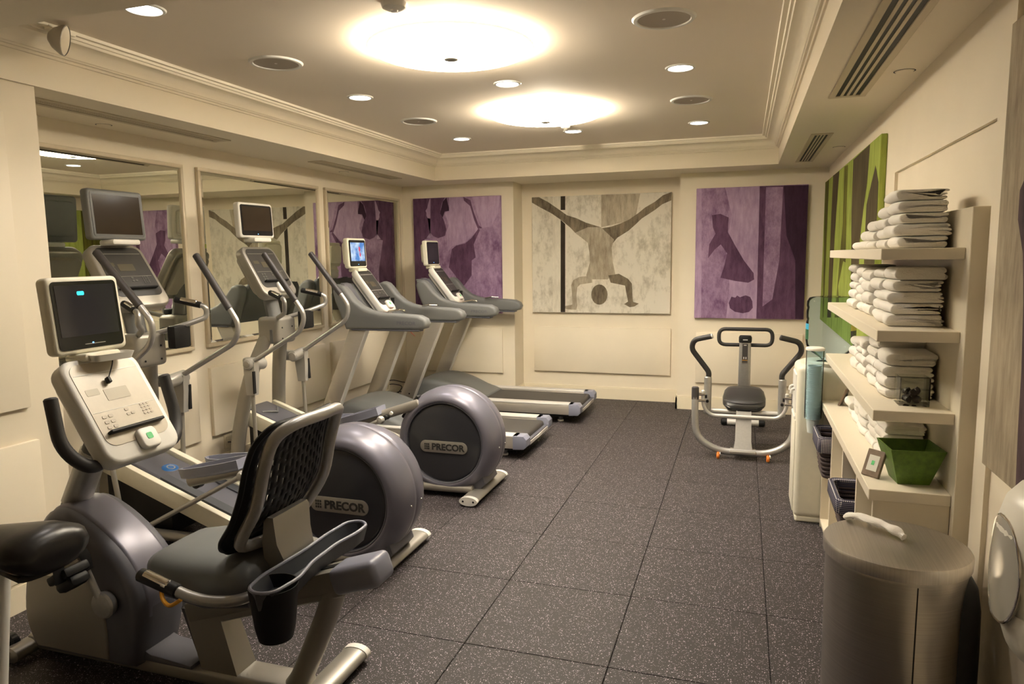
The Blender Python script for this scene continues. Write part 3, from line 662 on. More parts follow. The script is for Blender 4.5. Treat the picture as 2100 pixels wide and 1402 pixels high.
        fx, fz = B(-2.23, .10).x-O, .10
        rod = P('swing_rod', tube([B(-2.23, .67), A(fx, s*.29, .12)], .0145), 'champagne', ar)
        P('rod_joint', tube([A(fx, s*.29, .13), A(fx+.02, s*.275, .085), A(fx+.09, s*.265, .105)], .017, .03), 'grey_plastic', rod)
        (px0, pz0), (px1, pz1), (bx1, bz1) = ped
        P('link_rod', tube([A(fx+.07, s*.265, .10), A(px1+.02, s*.265, pz1-.075)], .0135), 'silver_paint', ar)
        P('ball_joint', lathe([(0, -.03), (.02, -.022), (.029, 0), (.02, .022), (0, .03)], 16, 'y', A(px1+.03, s*.265, pz1-.07)), 'silver_paint', ar)
        P('ball_cap', lathe([(.018, -s*.06), (.018, -s*.02), (0, -s*.02)], 14, 'y', A(px1+.05, s*.265, pz1-.06)), 'black', ar)
        # pedal beam and boat-shaped foot plate
        pa = P('pedal_arm', tube([A(px0+.05, s*.20, pz0-.055), A(px1, s*.20, pz1-.055), A(bx1, s*.15, bz1)], .022, .05, r2=.034, up=(0, 0, 1)), 'champagne', t)
        ang2 = math.atan2(-(pz1-pz0), px1-px0); Lp = math.hypot(px1-px0, pz1-pz0)
        mm = Matrix.Translation(A((px0+px1)/2, s*.205, (pz0+pz1)/2)) @ Matrix.Rotation(ang2, 4, 'Y')
        out = [(-Lp/2, -.012), (-Lp/2, .012), (-Lp*.3, .055), (0, .075), (Lp*.3, .078), (Lp/2, .06), (Lp/2, -.06), (Lp*.3, -.078), (0, -.075), (-Lp*.3, -.055)]
        fp = P('foot_plate', prism(out, -.045, -.02, 'z', .006, 1), 'pedal', pa, mm)
        rim0 = [(a, b, -.03) for a, b in out]; rim1 = [(a*1.02, b*1.08, .012) for a, b in out]; rim2 = [(a*.96, b*.92, .012) for a, b in out]; rim3 = [(a*.94, b*.88, -.022) for a, b in out]
        P('foot_rim', loft([rim0, rim1, rim2, rim3], cap=False), 'pedal', fp, mm, 50)
        P('foot_pad', prism([(a*.93, b*.88) for a, b in out], -.021, -.014, 'z'), 'pedal_dark', fp, mm)
        P('roller', lathe([(0, -.02), (.03, -.02), (.03, .02), (0, .02)], 18, 'y', A(px0+.07, s*.16, pz0-.075)), 'black', pa)
        P('bolt', lathe([(0, s*.232), (.012, s*.230), (.013, s*.22)], 12, 'y', A(px1+.09, 0, pz1-.03)), 'white_plastic', pa)
    return t
elliptical((-1.47, -1.19, 0), 'elliptical trainer with a dark-framed monitor, between the recumbent bike and its twin', -.12, .03, ((-1.79, .46), (-1.36, .56), (-1.0, .55)), ((-1.98, .40), (-1.66, .43), (-1.05, .20)), 'dark', 'letter_dark', 'screen_brown')
elliptical((-1.40, .0, 0), 'elliptical trainer with a white-framed monitor, beside the first treadmill', .0, -.04, ((-1.60, .49), (-1.26, .60), (-1.0, .63)), ((-1.98, .40), (-1.62, .42), (-1.05, .20)), 'white', 'letter_dark', 'screen_brown')
# ------------------------------------------------------------------ treadmills
def screen_image(mo, m, sw, sh):
    me = mo.children
    bm = prism(rr(sw*.96, sh*.94, .002, 1, 0, .012), .0036, .0042, 'z'); P('picture', bm, 'tv_picture', mo, m)
    pts = [(.01, .06), (.03, .05), (.035, .02), (.022, .0), (.04, -.03), (.03, -.06), (.015, -.04), (.018, -.005), (.004, .02)]
    P('picture_figure', prism([(a*.9+.012, b*.8+.012) for a, b in pts], .0041, .0046, 'z'), 'tv_red', mo, m)
emit('tv_red', (.85, .10, .16), 1.0)
m = bpy.data.materials.new('tv_picture'); m.use_nodes = True; nt = m.node_tree; nt.nodes.clear()
tc = nt.nodes.new('ShaderNodeTexCoord'); n_ = nt.nodes.new('ShaderNodeTexNoise'); n_.inputs['Scale'].default_value = 16; nt.links.new(tc.outputs['Object'], n_.inputs['Vector'])
r_ = nt.nodes.new('ShaderNodeValToRGB'); r_.color_ramp.elements[0].color = (.10, .25, .60, 1); r_.color_ramp.elements[1].color = (.65, .78, .95, 1); r_.color_ramp.elements[0].position = .35; r_.color_ramp.elements[1].position = .65
nt.links.new(n_.outputs['Fac'], r_.inputs[0]); e_ = nt.nodes.new('ShaderNodeEmission'); e_.inputs[1].default_value = 1.1; nt.links.new(r_.outputs[0], e_.inputs[0])
o_ = nt.nodes.new('ShaderNodeOutputMaterial'); nt.links.new(e_.outputs[0], o_.inputs[0]); M['tv_picture'] = m
def treadmill(loc, label, on):
    t = thing('treadmill', label, 'treadmill', loc); O = 1.4
    def A(x, v, z): return V((x+O, v, z))
    P('belt', b_box(-2.15+O, -.565+O, -.285, .285, .09, .175, .03, 3), 'belt', t)
    P('deck_pan', b_box(-2.2+O, -.62+O, -.33, .33, .05, .10, .01), 'black', t)
    for s in (-1, 1):
        rl = P('side_rail', b_box(-2.2+O, -.63+O, s*.345-.055, s*.345+.055, .085, .178, .008, 2), 'alu_side', t)
        P('rail_top', b_box(-2.05+O, -.60+O, s*.345-.057, s*.345+.057, .176, .194, .006, 2), 'alu', rl)
        P('end_cap', prism([(-.64+O, .08), (-.55+O, .085), (-.525+O, .11), (-.525+O, .165), (-.55+O, .194), (-.64+O, .194)], s*.345-.06, s*.345+.06, 'y', .006), 'pedal', rl)
        P('deck_foot', tube([A(-.75, s*.28, .0), A(-.75, s*.28, .09)], .022, dome=False), 'slate', t); P('foot_pad', lathe([(0, .0), (.03, .0), (.03, .012), (.0, .02)], 16, 'z', A(-.75, s*.28, 0)), 'white_plastic', t)
    rg = P('rear_guard', b_box(-.575+O, -.535+O, -.29, .29, .085, .135, .008), 'slate', t)
    P('rear_plate', b_box(-.536+O, -.530+O, -.27, .27, .095, .125, .002, 1), 'alu', rg); P('rating_label', b_box(-.531+O, -.528+O, -.07, .07, .097, .122), 'cup_white', rg)
    hood = [(-2.42, .06), (-2.44, .16), (-2.38, .28), (-2.25, .355), (-2.08, .365), (-1.90, .32), (-1.72, .24), (-1.60, .198), (-1.56, .17), (-1.56, .06)]
    hs = smooth_path([(a+O, 0, b) for a, b in hood], 3)
    rings = []
    for v, k in ((-.34, .80), (-.325, .90), (-.29, .97), (-.2, 1), (0, 1.02), (.2, 1), (.29, .97), (.325, .90), (.34, .80)):
        rings.append([(p.x, v, .06+(p.z-.06)*k) for p in hs])
    P('motor_hood', loft(rings), 'hood_grey', t, sharp=60)
    # uprights: slanted metal columns
    for s in (-1, 1):
        b0, b1 = (-2.40, .10), (-1.985, 1.05); ang = math.atan2(b1[0]-b0[0], b1[1]-b0[1]); Lu = math.hypot(b1[0]-b0[0], b1[1]-b0[1])
        um = Matrix.Translation(A((b0[0]+b1[0])/2, s*.395, (b0[1]+b1[1])/2)) @ Matrix.Rotation(ang, 4, 'Y')
        u = P('upright', b_box(-.075, .075, -.028, .028, -Lu/2, Lu/2, .008, 2), 'alu_side', t, um)
        P('edge_strip', b_box(.068, .079, -.030, .030, -Lu/2, Lu/2, .003, 1), 'alu', u, um)
        P('upright_foot', b_box(-2.5+O, -2.25+O, s*.395-.05, s*.395+.05, .0, .12, .015), 'slate', t)
        P('screw', lathe([(0, s*.031), (.008, s*.030), (.008, s*.027)], 10, 'y', A(-2.33, s*.395, .22)), 'black', u)
        hp = [(-2.10, 1.025), (-1.42, 1.030), (-1.365, 1.045), (-1.345, 1.085), (-1.365, 1.125), (-1.42, 1.150), (-1.55, 1.158), (-1.76, 1.165), (-1.86, 1.185), (-1.94, 1.215), (-2.02, 1.275), (-2.075, 1.345), (-2.115, 1.385), (-2.16, 1.40), (-2.20, 1.385), (-2.215, 1.34), (-2.195, 1.26), (-2.15, 1.15)]
        h = P('handrail', prism([(a+O, b) for a, b in hp], s*.395-.055, s*.395+.055, 'y', .028, 4), 'grey_plastic', t, sharp=60)
        P('rail_underside', b_box(-2.05+O, -1.42+O, s*.395-.045, s*.395+.045, 1.018, 1.034, .004, 1), 'slate', h)
        lettering('PRECOR', .042, 'slate', h, Matrix.Translation(A(-1.53, s*.395+s*.0555, 1.085)) @ (NEARFACE if s < 0 else Matrix.Rotation(PI, 4, 'Z') @ NEARFACE), .0005, 1.1)
        P('pulse_bar', tube([A(-1.75, s*.335, 1.17), A(-1.66, s*.30, 1.185), A(-1.60, s*.33, 1.18)], .009), 'chrome', h)
    dash = [(-2.25, 1.40), (-2.20, 1.39), (-2.12, 1.27), (-2.03, 1.15), (-1.93, 1.10), (-1.78, 1.09), (-1.78, 1.06), (-2.10, 1.05), (-2.22, 1.26)]
    P('dashboard', prism([(a+O, b) for a, b in dash], -.36, .36, 'y', .012), 'hood_grey', t, sharp=60)
    for s in (-1, 1): P('cup_well', prism([(-2.22+O, 1.41), (-2.18+O, 1.40), (-2.02+O, 1.15), (-2.06+O, 1.13)], s*.245-.06, s*.245+.06, 'y', .006), 'slate', t)
    P('stop_bar', b_box(-1.87+O, -1.82+O, -.09, .09, 1.088, 1.115, .005), 'red', t)
    cn, cm = console(t, (-2.19+O, 1.53), (-1.895+O, 1.15), .26, 'white_plastic', 'panel_dark', 'lcd_dark', 'button_dark', .06, .25)
    P('clip', b_box(-1.98+O, -1.95+O, .15, .17, 1.20, 1.26, .004), 'black', t)
    monitor(t, A(-2.20, -.03, 1.665), .29, .265, .085, .05, -.05, 'cooler', 'black_gloss', 'screen_dark', 'cooler', chin=.03, extra=screen_image if on else None)
    if on: P('safety_cord', tube(smooth_path([A(-1.68, -.06, 1.10), A(-1.685, -.07, 1.02), A(-1.68, -.06, .97), A(-1.66, -.02, .93)], 5), .002, n=6), 'red', t)
    return t
treadmill((-1.40, 1.2, 0), 'treadmill with a lit blue picture on its monitor, next to the elliptical', True)
treadmill((-1.25, 2.49, 0), 'treadmill with a switched-off monitor, next to the purple dancer print', False)
# ------------------------------------------------------------------ recumbent bike
t = thing('recumbent_bike', 'recumbent exercise bike with slotted black backrest and a dark lit-logo monitor', 'exercise bike', (-1.05, -2.37, 0))
def A(x, v, z): return V((x+1.05, v, z))
P('front_foot', tube([A(-1.70, -.15, .04), A(-1.70, .17, .04)], .045, r2=.032, up=(0, 0, 1), n=18), 'champagne', t)
P('transport_wheel', lathe([(0, -.02), (.035, -.02), (.045, -.012), (.045, .012), (.035, .02), (0, .02)], 24, 'y', A(-1.76, -.10, .055)), 'black_gloss', t)
P('base_rail', b_box(-1.72+1.05, -.40+1.05, -.065, .065, .025, .085, .018, 3), 'champagne', t)
P('step_plate', prism([(-1.12+1.05, .085), (-.86+1.05, .085), (-.86+1.05, .10), (-1.05+1.05, .115), (-1.14+1.05, .15)], -.075, .075, 'y', .006), 'slate', t)
rf = P('rear_foot', tube([A(-.37, -.30, .036), A(-.37, .28, .036)], .055, r2=.028, up=(0, 0, 1), n=20), 'champagne', t)
for s in (-1, 1): P('foot_cap', tube([A(-.37, s*.275, .036), A(-.37, s*.305, .036)], .058, r2=.031, up=(0, 0, 1), n=20, dome=False), 'white_plastic', rf)
sh = smooth_path([A(a, 0, b) for a, b in ((-1.60, .07), (-1.645, .20), (-1.62, .38), (-1.56, .54), (-1.47, .655), (-1.37, .665), (-1.24, .60), (-1.12, .50), (-1.05, .37), (-1.05, .22), (-1.09, .07))], 4)
rings = []
cxm = -.29
for v, k in ((-.125, .86), (-.12, .93), (-.10, .985), (-.05, 1.0), (.05, 1.0), (.10, .985), (.12, .93), (.125, .86)): rings.append([(cxm+(p.x-cxm)*k, v, .30+(p.z-.30)*k) for p in sh])
bs = P('drive_shroud', loft(rings), 'slate', t, sharp=60)
sp = smooth_path([A(a, 0, b) for a, b in ((-1.56, .10), (-1.605, .20), (-1.585, .36), (-1.52, .50), (-1.43, .56), (-1.33, .52), (-1.24, .40), (-1.20, .25), (-1.20, .10))], 4)
for s in (-1, 1): P('side_panel', prism([(p.x, p.z) for p in sp], s*.118, s*.134, 'y', .005), 'champagne', bs, sharp=50)
P('label_plate', b_box(-1.50+1.05, -1.38+1.05, -.1365, -.1335, .405, .45, .001, 1), 'cup_white', bs)
P('shroud_crest', prism([(p.x, p.z+.006) for p in sh[12:36]]+[(A(-1.30, 0, .42)).to_tuple()[::2]], -.085, .085, 'y', .02, 3), 'drum', bs, sharp=60)
for s, ang in ((-1, 1.95), (1, 1.95+PI)):
    ax = A(-1.17, s*.16, .34); ex = ax+V((math.cos(ang)*.165, s*.01, math.sin(ang)*.165))
    ca = P('crank_arm', tube([ax, ex], .017, r2=.010, up=(0, 1, 0)), 'silver', t)
    P('crank_hub', lathe([(0, -s*.03), (.046, -s*.025), (.052, 0), (.046, s*.008), (.02, s*.014), (0, s*.014)], 24, 'y', ax), 'silver', ca)
    pc = ex+V((0, s*.065, 0))
    pd = P('pedal', xf(b_box(-.055, .055, -.05, .05, -.018, .018, .01), Matrix.Translation(pc) @ Matrix.Rotation(-.5, 4, 'Y')), 'black', ca)
    P('pedal_strap', tube(smooth_path([pc+V((.03, -.055, -.01)), pc+V((.02, -.05, .055)), pc+V((.01, 0, .08)), pc+V((.02, .05, .055)), pc+V((.03, .055, -.01))], 5), .022, r2=.003, up=(.9, 0, .3), n=8), 'black', pd)
    P('pedal_weight', xf(b_box(-.05, .05, -.04, .04, -.06, -.012, .02), Matrix.Translation(pc) @ Matrix.Rotation(-.5, 4, 'Y')), 'black', pd)
P('console_post', tube([A(-1.50, 0, .58), A(-1.36, 0, .83), A(-1.24, 0, 1.03)], .052, .08, r2=.045), 'grey_plastic', t)
P('post_sleeve', tube([A(-1.45, 0, .665), A(-1.33, 0, .88)], .058, r2=.05), 'silver', t)
cn, cm = console(t, (-1.285+1.05, 1.255), (-1.055+1.05, .885), .345, 'white_plastic', 'panel_taupe', 'lcd', 'button', .07, .345)
P('cable_plug', b_box(-.008, .008, -.012, .012, 0, .02, .003, 1), 'black', cn, cm @ Matrix.Translation((-.02, .105, .01)))
P('headphone_wire', tube(smooth_path([(.03, .185, .04), (.02, .16, .03), (.0, .13, .02), (-.015, .11, .015)], 4), .0025, n=6), 'cable', cn, cm)
def bike_screen(mo, m, sw, sh_):
    P('screen_badge', prism(rr(.030, .015, .005), .0036, .0042, 'z'), 'screen_cyan', mo, m @ Matrix.Translation((-.022, .082, 0)))
    P('trim_line', prism(rr(.09, .003, .001, 1), .0025, .0035, 'z'), 'champagne', mo, m @ Matrix.Translation((.01, -.112, 0)))
monitor(t, A(-1.305, .0, 1.418), .315, .29, .085, .10, .0, 'cooler', 'black_gloss', 'screen_dark', 'cooler', chin=.035, extra=bike_screen)
P('device_tray', xf(loft([[(a*k, b*k, z) for a, b in rr(.17, .075, .02)] for k, z in ((.86, -.012), (1, .014), (.93, .014), (.82, -.006))]), Matrix.Translation(A(-1.235, .02, 1.255)) @ Matrix.Rotation(PI/2-.16, 4, 'Z')), 'white_plastic', t)
for s in (-1, 1):
    P('front_grip', tube([A(-1.215, s*.255, 1.14), A(-1.175, s*.265, .965), A(-1.12, s*.20, .875), A(-1.18, s*.04, .90)], .0235, .11, n=14), 'rubber_grip', t)
# seat
def ringat(x, hw, z0, z1, k=.5): return [(x+1.05, hw*math.copysign(abs(math.cos(a))**k, math.cos(a)), (z0+z1)/2+(z1-z0)/2*math.copysign(abs(math.sin(a))**.7, math.sin(a))) for a in [2*PI*i/24 for i in range(24)]]
st = P('seat_pad', loft([ringat(-1.00, .07, .47, .505), ringat(-.985, .12, .44, .535), ringat(-.92, .165, .425, .572), ringat(-.80, .20, .42, .590), ringat(-.65, .215, .43, .600), ringat(-.54, .21, .445, .60), ringat(-.49, .19, .46, .585), ringat(-.475, .15, .49, .56)]), 'seat_grey', t, sharp=70)
P('seat_base', loft([ringat(-.97, .09, .40, .45), ringat(-.90, .14, .385, .47), ringat(-.70, .17, .38, .47), ringat(-.52, .15, .40, .49)]), 'slate', st, sharp=60)
ang = math.atan2(.245, .74); Lb = .80
bmx = Matrix.Translation(A(-.505, 0, .425)) @ Matrix.Rotation(-ang, 4, 'Y')
sb = P('seat_beam', b_box(-Lb/2, Lb/2, -.055, .055, -.04, .035, .008, 2), 'champagne', t, bmx)
P('beam_slot', b_box(-.1, Lb/2-.1, -.015, .015, .033, .038), 'black', sb, bmx)
P('beam_cap', b_box(Lb/2-.13, Lb/2+.06, -.066, .066, -.055, .042, .024, 3), 'pedal', sb, bmx)
P('beam_skirt', b_box(-Lb/2, Lb/2-.1, -.045, .045, -.065, -.036, .006, 1), 'champagne', sb, bmx)
P('front_strut', loft([[A(x, v*w2, z) for v, x in ((-1, xa), (1, xa), (1, xb), (-1, xb))] for xa, xb, z, w2 in ((-.90, -.74, .31, .045), (-.82, -.66, .06, .055))]), 'champagne', t, sharp=60)
P('strut_cover', loft([[A(x, v*w2, z) for v, x in ((-1, xa), (1, xa), (1, xb), (-1, xb))] for xa, xb, z, w2 in ((-.93, -.88, .30, .03), (-.85, -.80, .08, .03))]), 'slate', t, sharp=60)
P('rear_strut', tube([A(-.26, 0, .48), A(-.30, 0, .36), A(-.42, 0, .10), A(-.46, 0, .05)], .052, .14, r2=.04, n=16), 'champagne', t)
# backrest
def bk(v, h):
    """backrest surface: v across (-1..1), h up (0..1)"""
    x = -.55+.235*h + .030*math.sin(h*PI*1.6) - .045*v*v*(1-.3*h); z = .630+.440*h; return (x, v*(.195+.02*math.sin(h*PI)), z)
fr = [A(*(bk(s, h)[0]+.045, bk(s, h)[1]*.92, bk(s, h)[2])) for s, h in ((-.8, .03), (-1, .14), (-1, .4), (-1, .7), (-1, .92), (-.75, 1.02), (0, 1.04), (.75, 1.02), (1, .92), (1, .7), (1, .4), (1, .14), (.8, .03), (0, 0))]
fp_ = []
for i in range(len(fr)):
    p0, p1, p2, p3 = fr[i-1], fr[i], fr[(i+1) % len(fr)], fr[(i+2) % len(fr)]
    for j in range(4):
        q = j/4; fp_.append(.5*((2*p1)+(p2-p0)*q+(2*p0-5*p1+4*p2-p3)*q*q+(3*p1-p0-3*p2+p3)*q**3))
P('backrest_tube', tube(fp_, .021, closed=True, n=14), 'silver', t)
bm = bmesh.new(); NU, NH = 45, 56; grid = []
for i in range(NU+1):
    col_ = []
    for j in range(NH+1):
        h = j/NH; u = i/NU*2-1
        cl = 1-.22*max(0, (h-.86)/.14)**2-.3*max(0, (.12-h)/.12)**2
        x, y_, z = bk(u*1.06*cl, h*1.08-.05); col_.append(bm.verts.new(A(x, y_, z)))
    grid.append(col_)
for i in range(NU):
    for j in range(NH):
        ci, cj = i % 3, (j+(2 if (i//3) % 2 else 0)) % 5
        hole = (ci == 1 and cj in (0, 1, 2) and 3 < i < NU-4 and 5 < j < 50) or (52 > j >= 50 and ci == 1 and 3 < i < NU-4)
        if not hole: bm.faces.new((grid[i][j], grid[i+1][j], grid[i+1][j+1], grid[i][j+1]))
br = fin('backrest_shell', bm, 'black', t)
md = br.modifiers.new('thickness', 'SOLIDIFY'); md.thickness = .007; md.offset = 0
P('backrest_rim', tube([A(bk(s*1.06*c_, h*1.08-.05)[0], bk(s*1.06*c_, h*1.08-.05)[1], bk(s*1.06*c_, h*1.08-.05)[2]) for s, h, c_ in [(-1, .0, .7), (-1, .12, 1), (-1, .3, 1), (-1, .5, 1), (-1, .7, 1), (-1, .86, 1), (-1, .95, .92), (-1, 1, .78), (0, 1, .5), (1, 1, .78), (1, .95, .92), (1, .86, 1), (1, .7, 1), (1, .5, 1), (1, .3, 1), (1, .12, 1), (1, 0, .7), (0, 0, .5)]], .010, .03, closed=True, n=8), 'black', br)
P('back_bracket', loft([[A(x, v*w2, z) for v, x in ((-1, xa), (1, xa), (1, xb), (-1, xb))] for xa, xb, z, w2 in ((-.50, -.36, .47, .075), (-.49, -.40, .56, .085), (-.485, -.425, .64, .10), (-.47, -.43, .72, .105), (-.46, -.435, .735, .10))]), 'champagne', t, sharp=40)
for s in (-1, 1):
    g = P('seat_handle', tube([A(-.44, s*.05, .505), A(-.46, s*.24, .50), A(-.60, s*.275, .495), A(-.84, s*.265, .545)], .0185, .09), 'silver', t)
    P('grip_sleeve', tube([A(-.70, s*.271, .516), A(-.86, s*.264, .549)], .0235), 'black', g)
    P('contact_plate', tube([A(-.735, s*.272, .532), A(-.835, s*.266, .552)], .019), 'chrome', g)
P('lever_cord', tube(smooth_path([A(-.70, -.26, .48), A(-.76, -.25, .445), A(-.82, -.22, .45), A(-.84, -.20, .50)], 5), .007), 'yellow_cord', t)
# bottle tray behind the seat
def trayring(k, z, f=1.0): return [A(-.335+dx_*k, v_*f, z) for dx_, v_ in ((-.05, -.31), (.0, -.335), (.05, -.31), (.065, -.20), (.035, -.08), (.03, .08), (.05, .20), (.045, .28), (0, .31), (-.045, .28), (-.055, .15), (-.05, .0), (-.06, -.15), (-.065, -.22))]
P('bottle_tray', loft([trayring(.7, .525, .96), trayring(1.0, .585), trayring(.9, .585, .975), trayring(.66, .535, .94)]), 'pedal_dark', t, sharp=50)
P('tray_rim', tube(trayring(.98, .587, .99), .006, .03, closed=True, n=8), 'pedal', t)
P('bottle_cup', lathe([(0, .40), (.055, .40), (.064, .44), (.080, .580), (.076, .580), (.058, .44), (0, .43)], 28, 'z', A(-.335, -.245, 0)), 'black', t)
# ------------------------------------------------------------------ spin bike (mostly past the picture edge)
t = thing('spin_bike', 'upright spin bike with black saddle and white seat post at the near pier', 'exercise bike', (-1.39, -3.02, 0))
def A(x, v, z): return V((x+1.25, v, z))
def sr(x, hw, z, th): return [(x+1.25, hw*math.cos(a), z+th*(math.sin(a) if math.sin(a) > 0 else 1.25*math.sin(a))) for a in [2*PI*i/20 for i in range(20)]]
P('saddle', loft([sr(-.945, .020, .805, .018), sr(-.93, .030, .808, .034), sr(-.85, .045, .812, .044), sr(-.76, .085, .818, .050), sr(-.69, .118, .820, .056), sr(-.63, .122, .818, .056), sr(-.60, .105, .812, .046), sr(-.59, .075, .806, .030)]), 'saddle_black', t, sharp=70)
P('saddle_base', loft([sr(-.90, .025, .765, .014), sr(-.76, .07, .762, .016), sr(-.63, .10, .76, .016)]), 'black', t, sharp=60)
P('seat_slider', b_box(-.95+1.25, -.68+1.25, -.02, .02, .725, .752, .004, 1), 'silver', t)
P('seat_post', tube([A(-.84, 0, .745), A(-.93, 0, .20)], .036, r2=.03, up=(1, 0, 0), n=16), 'white_plastic', t)
P('adjust_knob', lathe([(0, -.095), (.02, -.093), (.022, -.04), (.008, -.03)], 16, 'y', A(-.865, 0, .60)), 'orange', t)
P('main_frame', tube([A(-.93, 0, .22), A(-1.25, 0, .30), A(-1.62, 0, .62), A(-1.66, 0, .90)], .045, .1, r2=.035), 'white_plastic', t)
P('lower_frame', tube([A(-.75, 0, .05), A(-.93, 0, .22), A(-1.3, 0, .16), A(-1.72, 0, .05)], .035, .08), 'white_plastic', t)
for x in (-.75, -1.72): P('floor_stabiliser', tube([A(x, -.25, .028), A(x, .25, .028)], .028), 'black', t)
P('flywheel', lathe([(0, -.02), (.20, -.02), (.23, -.03), (.23, .03), (.20, .02), (0, .02)], 48, 'y', A(-1.55, 0, .32)), 'steel', t)
P('handlebar', tube([A(-1.40, -.22, 1.02), A(-1.66, -.2, 1.0), A(-1.68, 0, .96), A(-1.66, .2, 1.0), A(-1.40, .22, 1.02)], .017, .08), 'black', t)
for s, an in ((-1, .7), (1, .7+PI)):
    ax = A(-1.18, s*.08, .30); ex = ax+V((math.cos(an)*.16, 0, math.sin(an)*.16)); c_ = P('crank_arm', tube([ax, ex], .012), 'silver', t)
    P('pedal', xf(b_box(-.05, .05, -.045, .045, -.012, .012, .005), Matrix.Translation(ex+V((0, s*.06, 0)))), 'black', c_)
# ------------------------------------------------------------------ seated press machine
t = thing('press_machine', 'silver tubular seated exercise machine with black grips and orange wheels', 'exercise machine', (1.115, 1.85, 0))
def A(x, y, z): return V((x, y-1.85, z))      # x from the machine axis, y world
P('front_loop', tube([A(-.375, 1.33, .54), A(-.375, 1.31, .36), A(-.365, 1.30, .16), A(-.20, 1.30, .055), A(.20, 1.30, .055), A(.365, 1.30, .16), A(.375, 1.31, .36), A(.375, 1.33, .54)], .027, .17, n=16), 'silver', t)
for s in (-1, 1):
    P('loop_sleeve', tube([A(s*.375, 1.323, .46), A(s*.375, 1.331, .555)], .029), 'grip_grey', t)
    w_ = P('transport_wheel', lathe([(0, -.012), (.020, -.012), (.027, -.007), (.027, .007), (.020, .012), (0, .012)], 20, 'x', A(s*.187, 1.262, .028)), 'orange', t)
    P('wheel_fork', tube([A(s*.187+.016, 1.262, .03), A(s*.187+.016, 1.285, .055)], .005), 'chrome', w_)
    P('pivot_pin', tube([A(s*.36, 1.33, .50), A(s*.30, 1.34, .50)], .012), 'chrome', t); P('pivot_pin', tube([A(s*.36, 1.33, .45), A(s*.30, 1.34, .45)], .011), 'chrome', t)
    P('pivot_knob', lathe([(0, -.01), (.014, -.01), (.014, .01), (0, .01)], 14, 'x', A(s*.295, 1.36, .48)), 'black', t)
    ht = P('handle_post', tube([A(s*.285, 1.46, .33), A(s*.285, 1.46, .62)], .030, n=16), 'silver', t)
    P('press_handle', tube([A(s*.285, 1.46, .60), A(s*.275, 1.46, .66), A(s*.42, 1.44, .855), A(s*.40, 1.42, .93), A(s*.262, 1.40, .965)], .0215, .085, n=14), 'rubber_grip', ht)
    P('grip_end', tube([A(s*.262, 1.40, .965), A(s*.256, 1.40, .967)], .0215, n=14), 'grip_grey' if s > 0 else 'alu', ht)
    P('lock_knob', lathe([(0, -.05), (.012, -.05), (.012, -.03), (.006, -.028)], 12, 'y', A(s*.285, 1.46, .43)), 'black', ht)
P('swing_bar', tube([A(-.315, 1.34, .53), A(-.315, 1.36, .40), A(-.26, 1.38, .325), A(.26, 1.38, .325), A(.315, 1.36, .40), A(.315, 1.34, .53)], .014, .07), 'alu', t)
P('rear_bar', tube([A(-.30, 1.47, .345), A(.30, 1.47, .345)], .018), 'alu', t)
P('seat_column', loft([[A(a, b, z) for a, b in ((-hw, y0), (hw, y0), (hw, y0+.09), (-hw, y0+.09))] for hw, y0, z in ((.075, 1.28, .06), (.062, 1.31, .12), (.058, 1.42, .36))]), 'silver', t, sharp=50)
P('column_plate', b_box(-.10, .10, 1.25-1.85, 1.36-1.85, .05, .075, .006, 1), 'champagne', t)
P('floor_beam', tube([A(0, 1.34, .06), A(0, 2.44, .05)], .04, r2=.03, up=(0, 0, 1)), 'silver', t)
rf = P('rear_foot', tube([A(-.15, 2.44, .035), A(.15, 2.44, .035)], .030), 'alu', t)
for s in (-1, 1): P('foot_cap', tube([A(s*.145, 2.44, .035), A(s*.19, 2.44, .035)], .033), 'black', rf)
def ring2(y, hw, z, th): return [(hw*math.copysign(abs(math.cos(a))**.6, math.cos(a)), y-1.85, z+th*math.copysign(abs(math.sin(a))**.8, math.sin(a))) for a in [2*PI*i/24 for i in range(24)]]
st = P('seat_pad', loft([ring2(1.43, .10, .385, .015), ring2(1.44, .135, .385, .034), ring2(1.50, .165, .405, .042), ring2(1.62, .170, .430, .042), ring2(1.74, .160, .455, .040), ring2(1.80, .14, .47, .030), ring2(1.815, .10, .472, .012)]), 'vinyl', t, sharp=70)
P('seat_piping', tube(smooth_path([A(-.150, 1.445, .40), A(-.10, 1.425, .385), A(0, 1.418, .375), A(.10, 1.425, .385), A(.150, 1.445, .40)], 4), .004, n=6), 'black_gloss', st)
P('seat_piping', tube(smooth_path([A(-.155, 1.47, .44), A(-.08, 1.44, .425), A(0, 1.435, .42), A(.08, 1.44, .425), A(.155, 1.47, .44)], 4), .004, n=6), 'grip_grey', st)
P('seat_bracket', b_box(-.05, .05, 1.42-1.85, 1.62-1.85, .33, .375, .006, 1), 'black', t)
bp = P('back_post', loft([[A(a, y0+b, z) for a, b in rr(2*hw, .07, .02, 3)] for hw, y0, z in ((.055, 2.20, .04), (.055, 2.16, .30), (.052, 2.10, .52), (.050, 2.09, .70), (.049, 2.09, .85))]), 'silver', t, sharp=50)
P('post_cap', loft([[A(a, 2.09+b, z) for a, b in rr(.11*k, .08*k, .025, 3)] for k, z in ((.96, .84), (1.0, .855), (1.0, .885), (.85, .90))]), 'black', bp, sharp=50)
P('decal', b_box(-.023, .023, 2.052-1.85, 2.055-1.85, .66, .83), 'grip_grey', bp)
P('decal_line', b_box(-.022, .022, 2.0505-1.85, 2.0525-1.85, .683, .687), 'yellow_cord', bp)
for k in range(2): P('decal_figure', prism(ell(-.009+.018*k, .705, .005, .011, 10), 2.0503-1.85, 2.0523-1.85, 'y'), 'alu', bp)
P('decal_mark', b_box(-.012, .012, 2.0503-1.85, 2.0523-1.85, .815, .822), 'alu', bp)
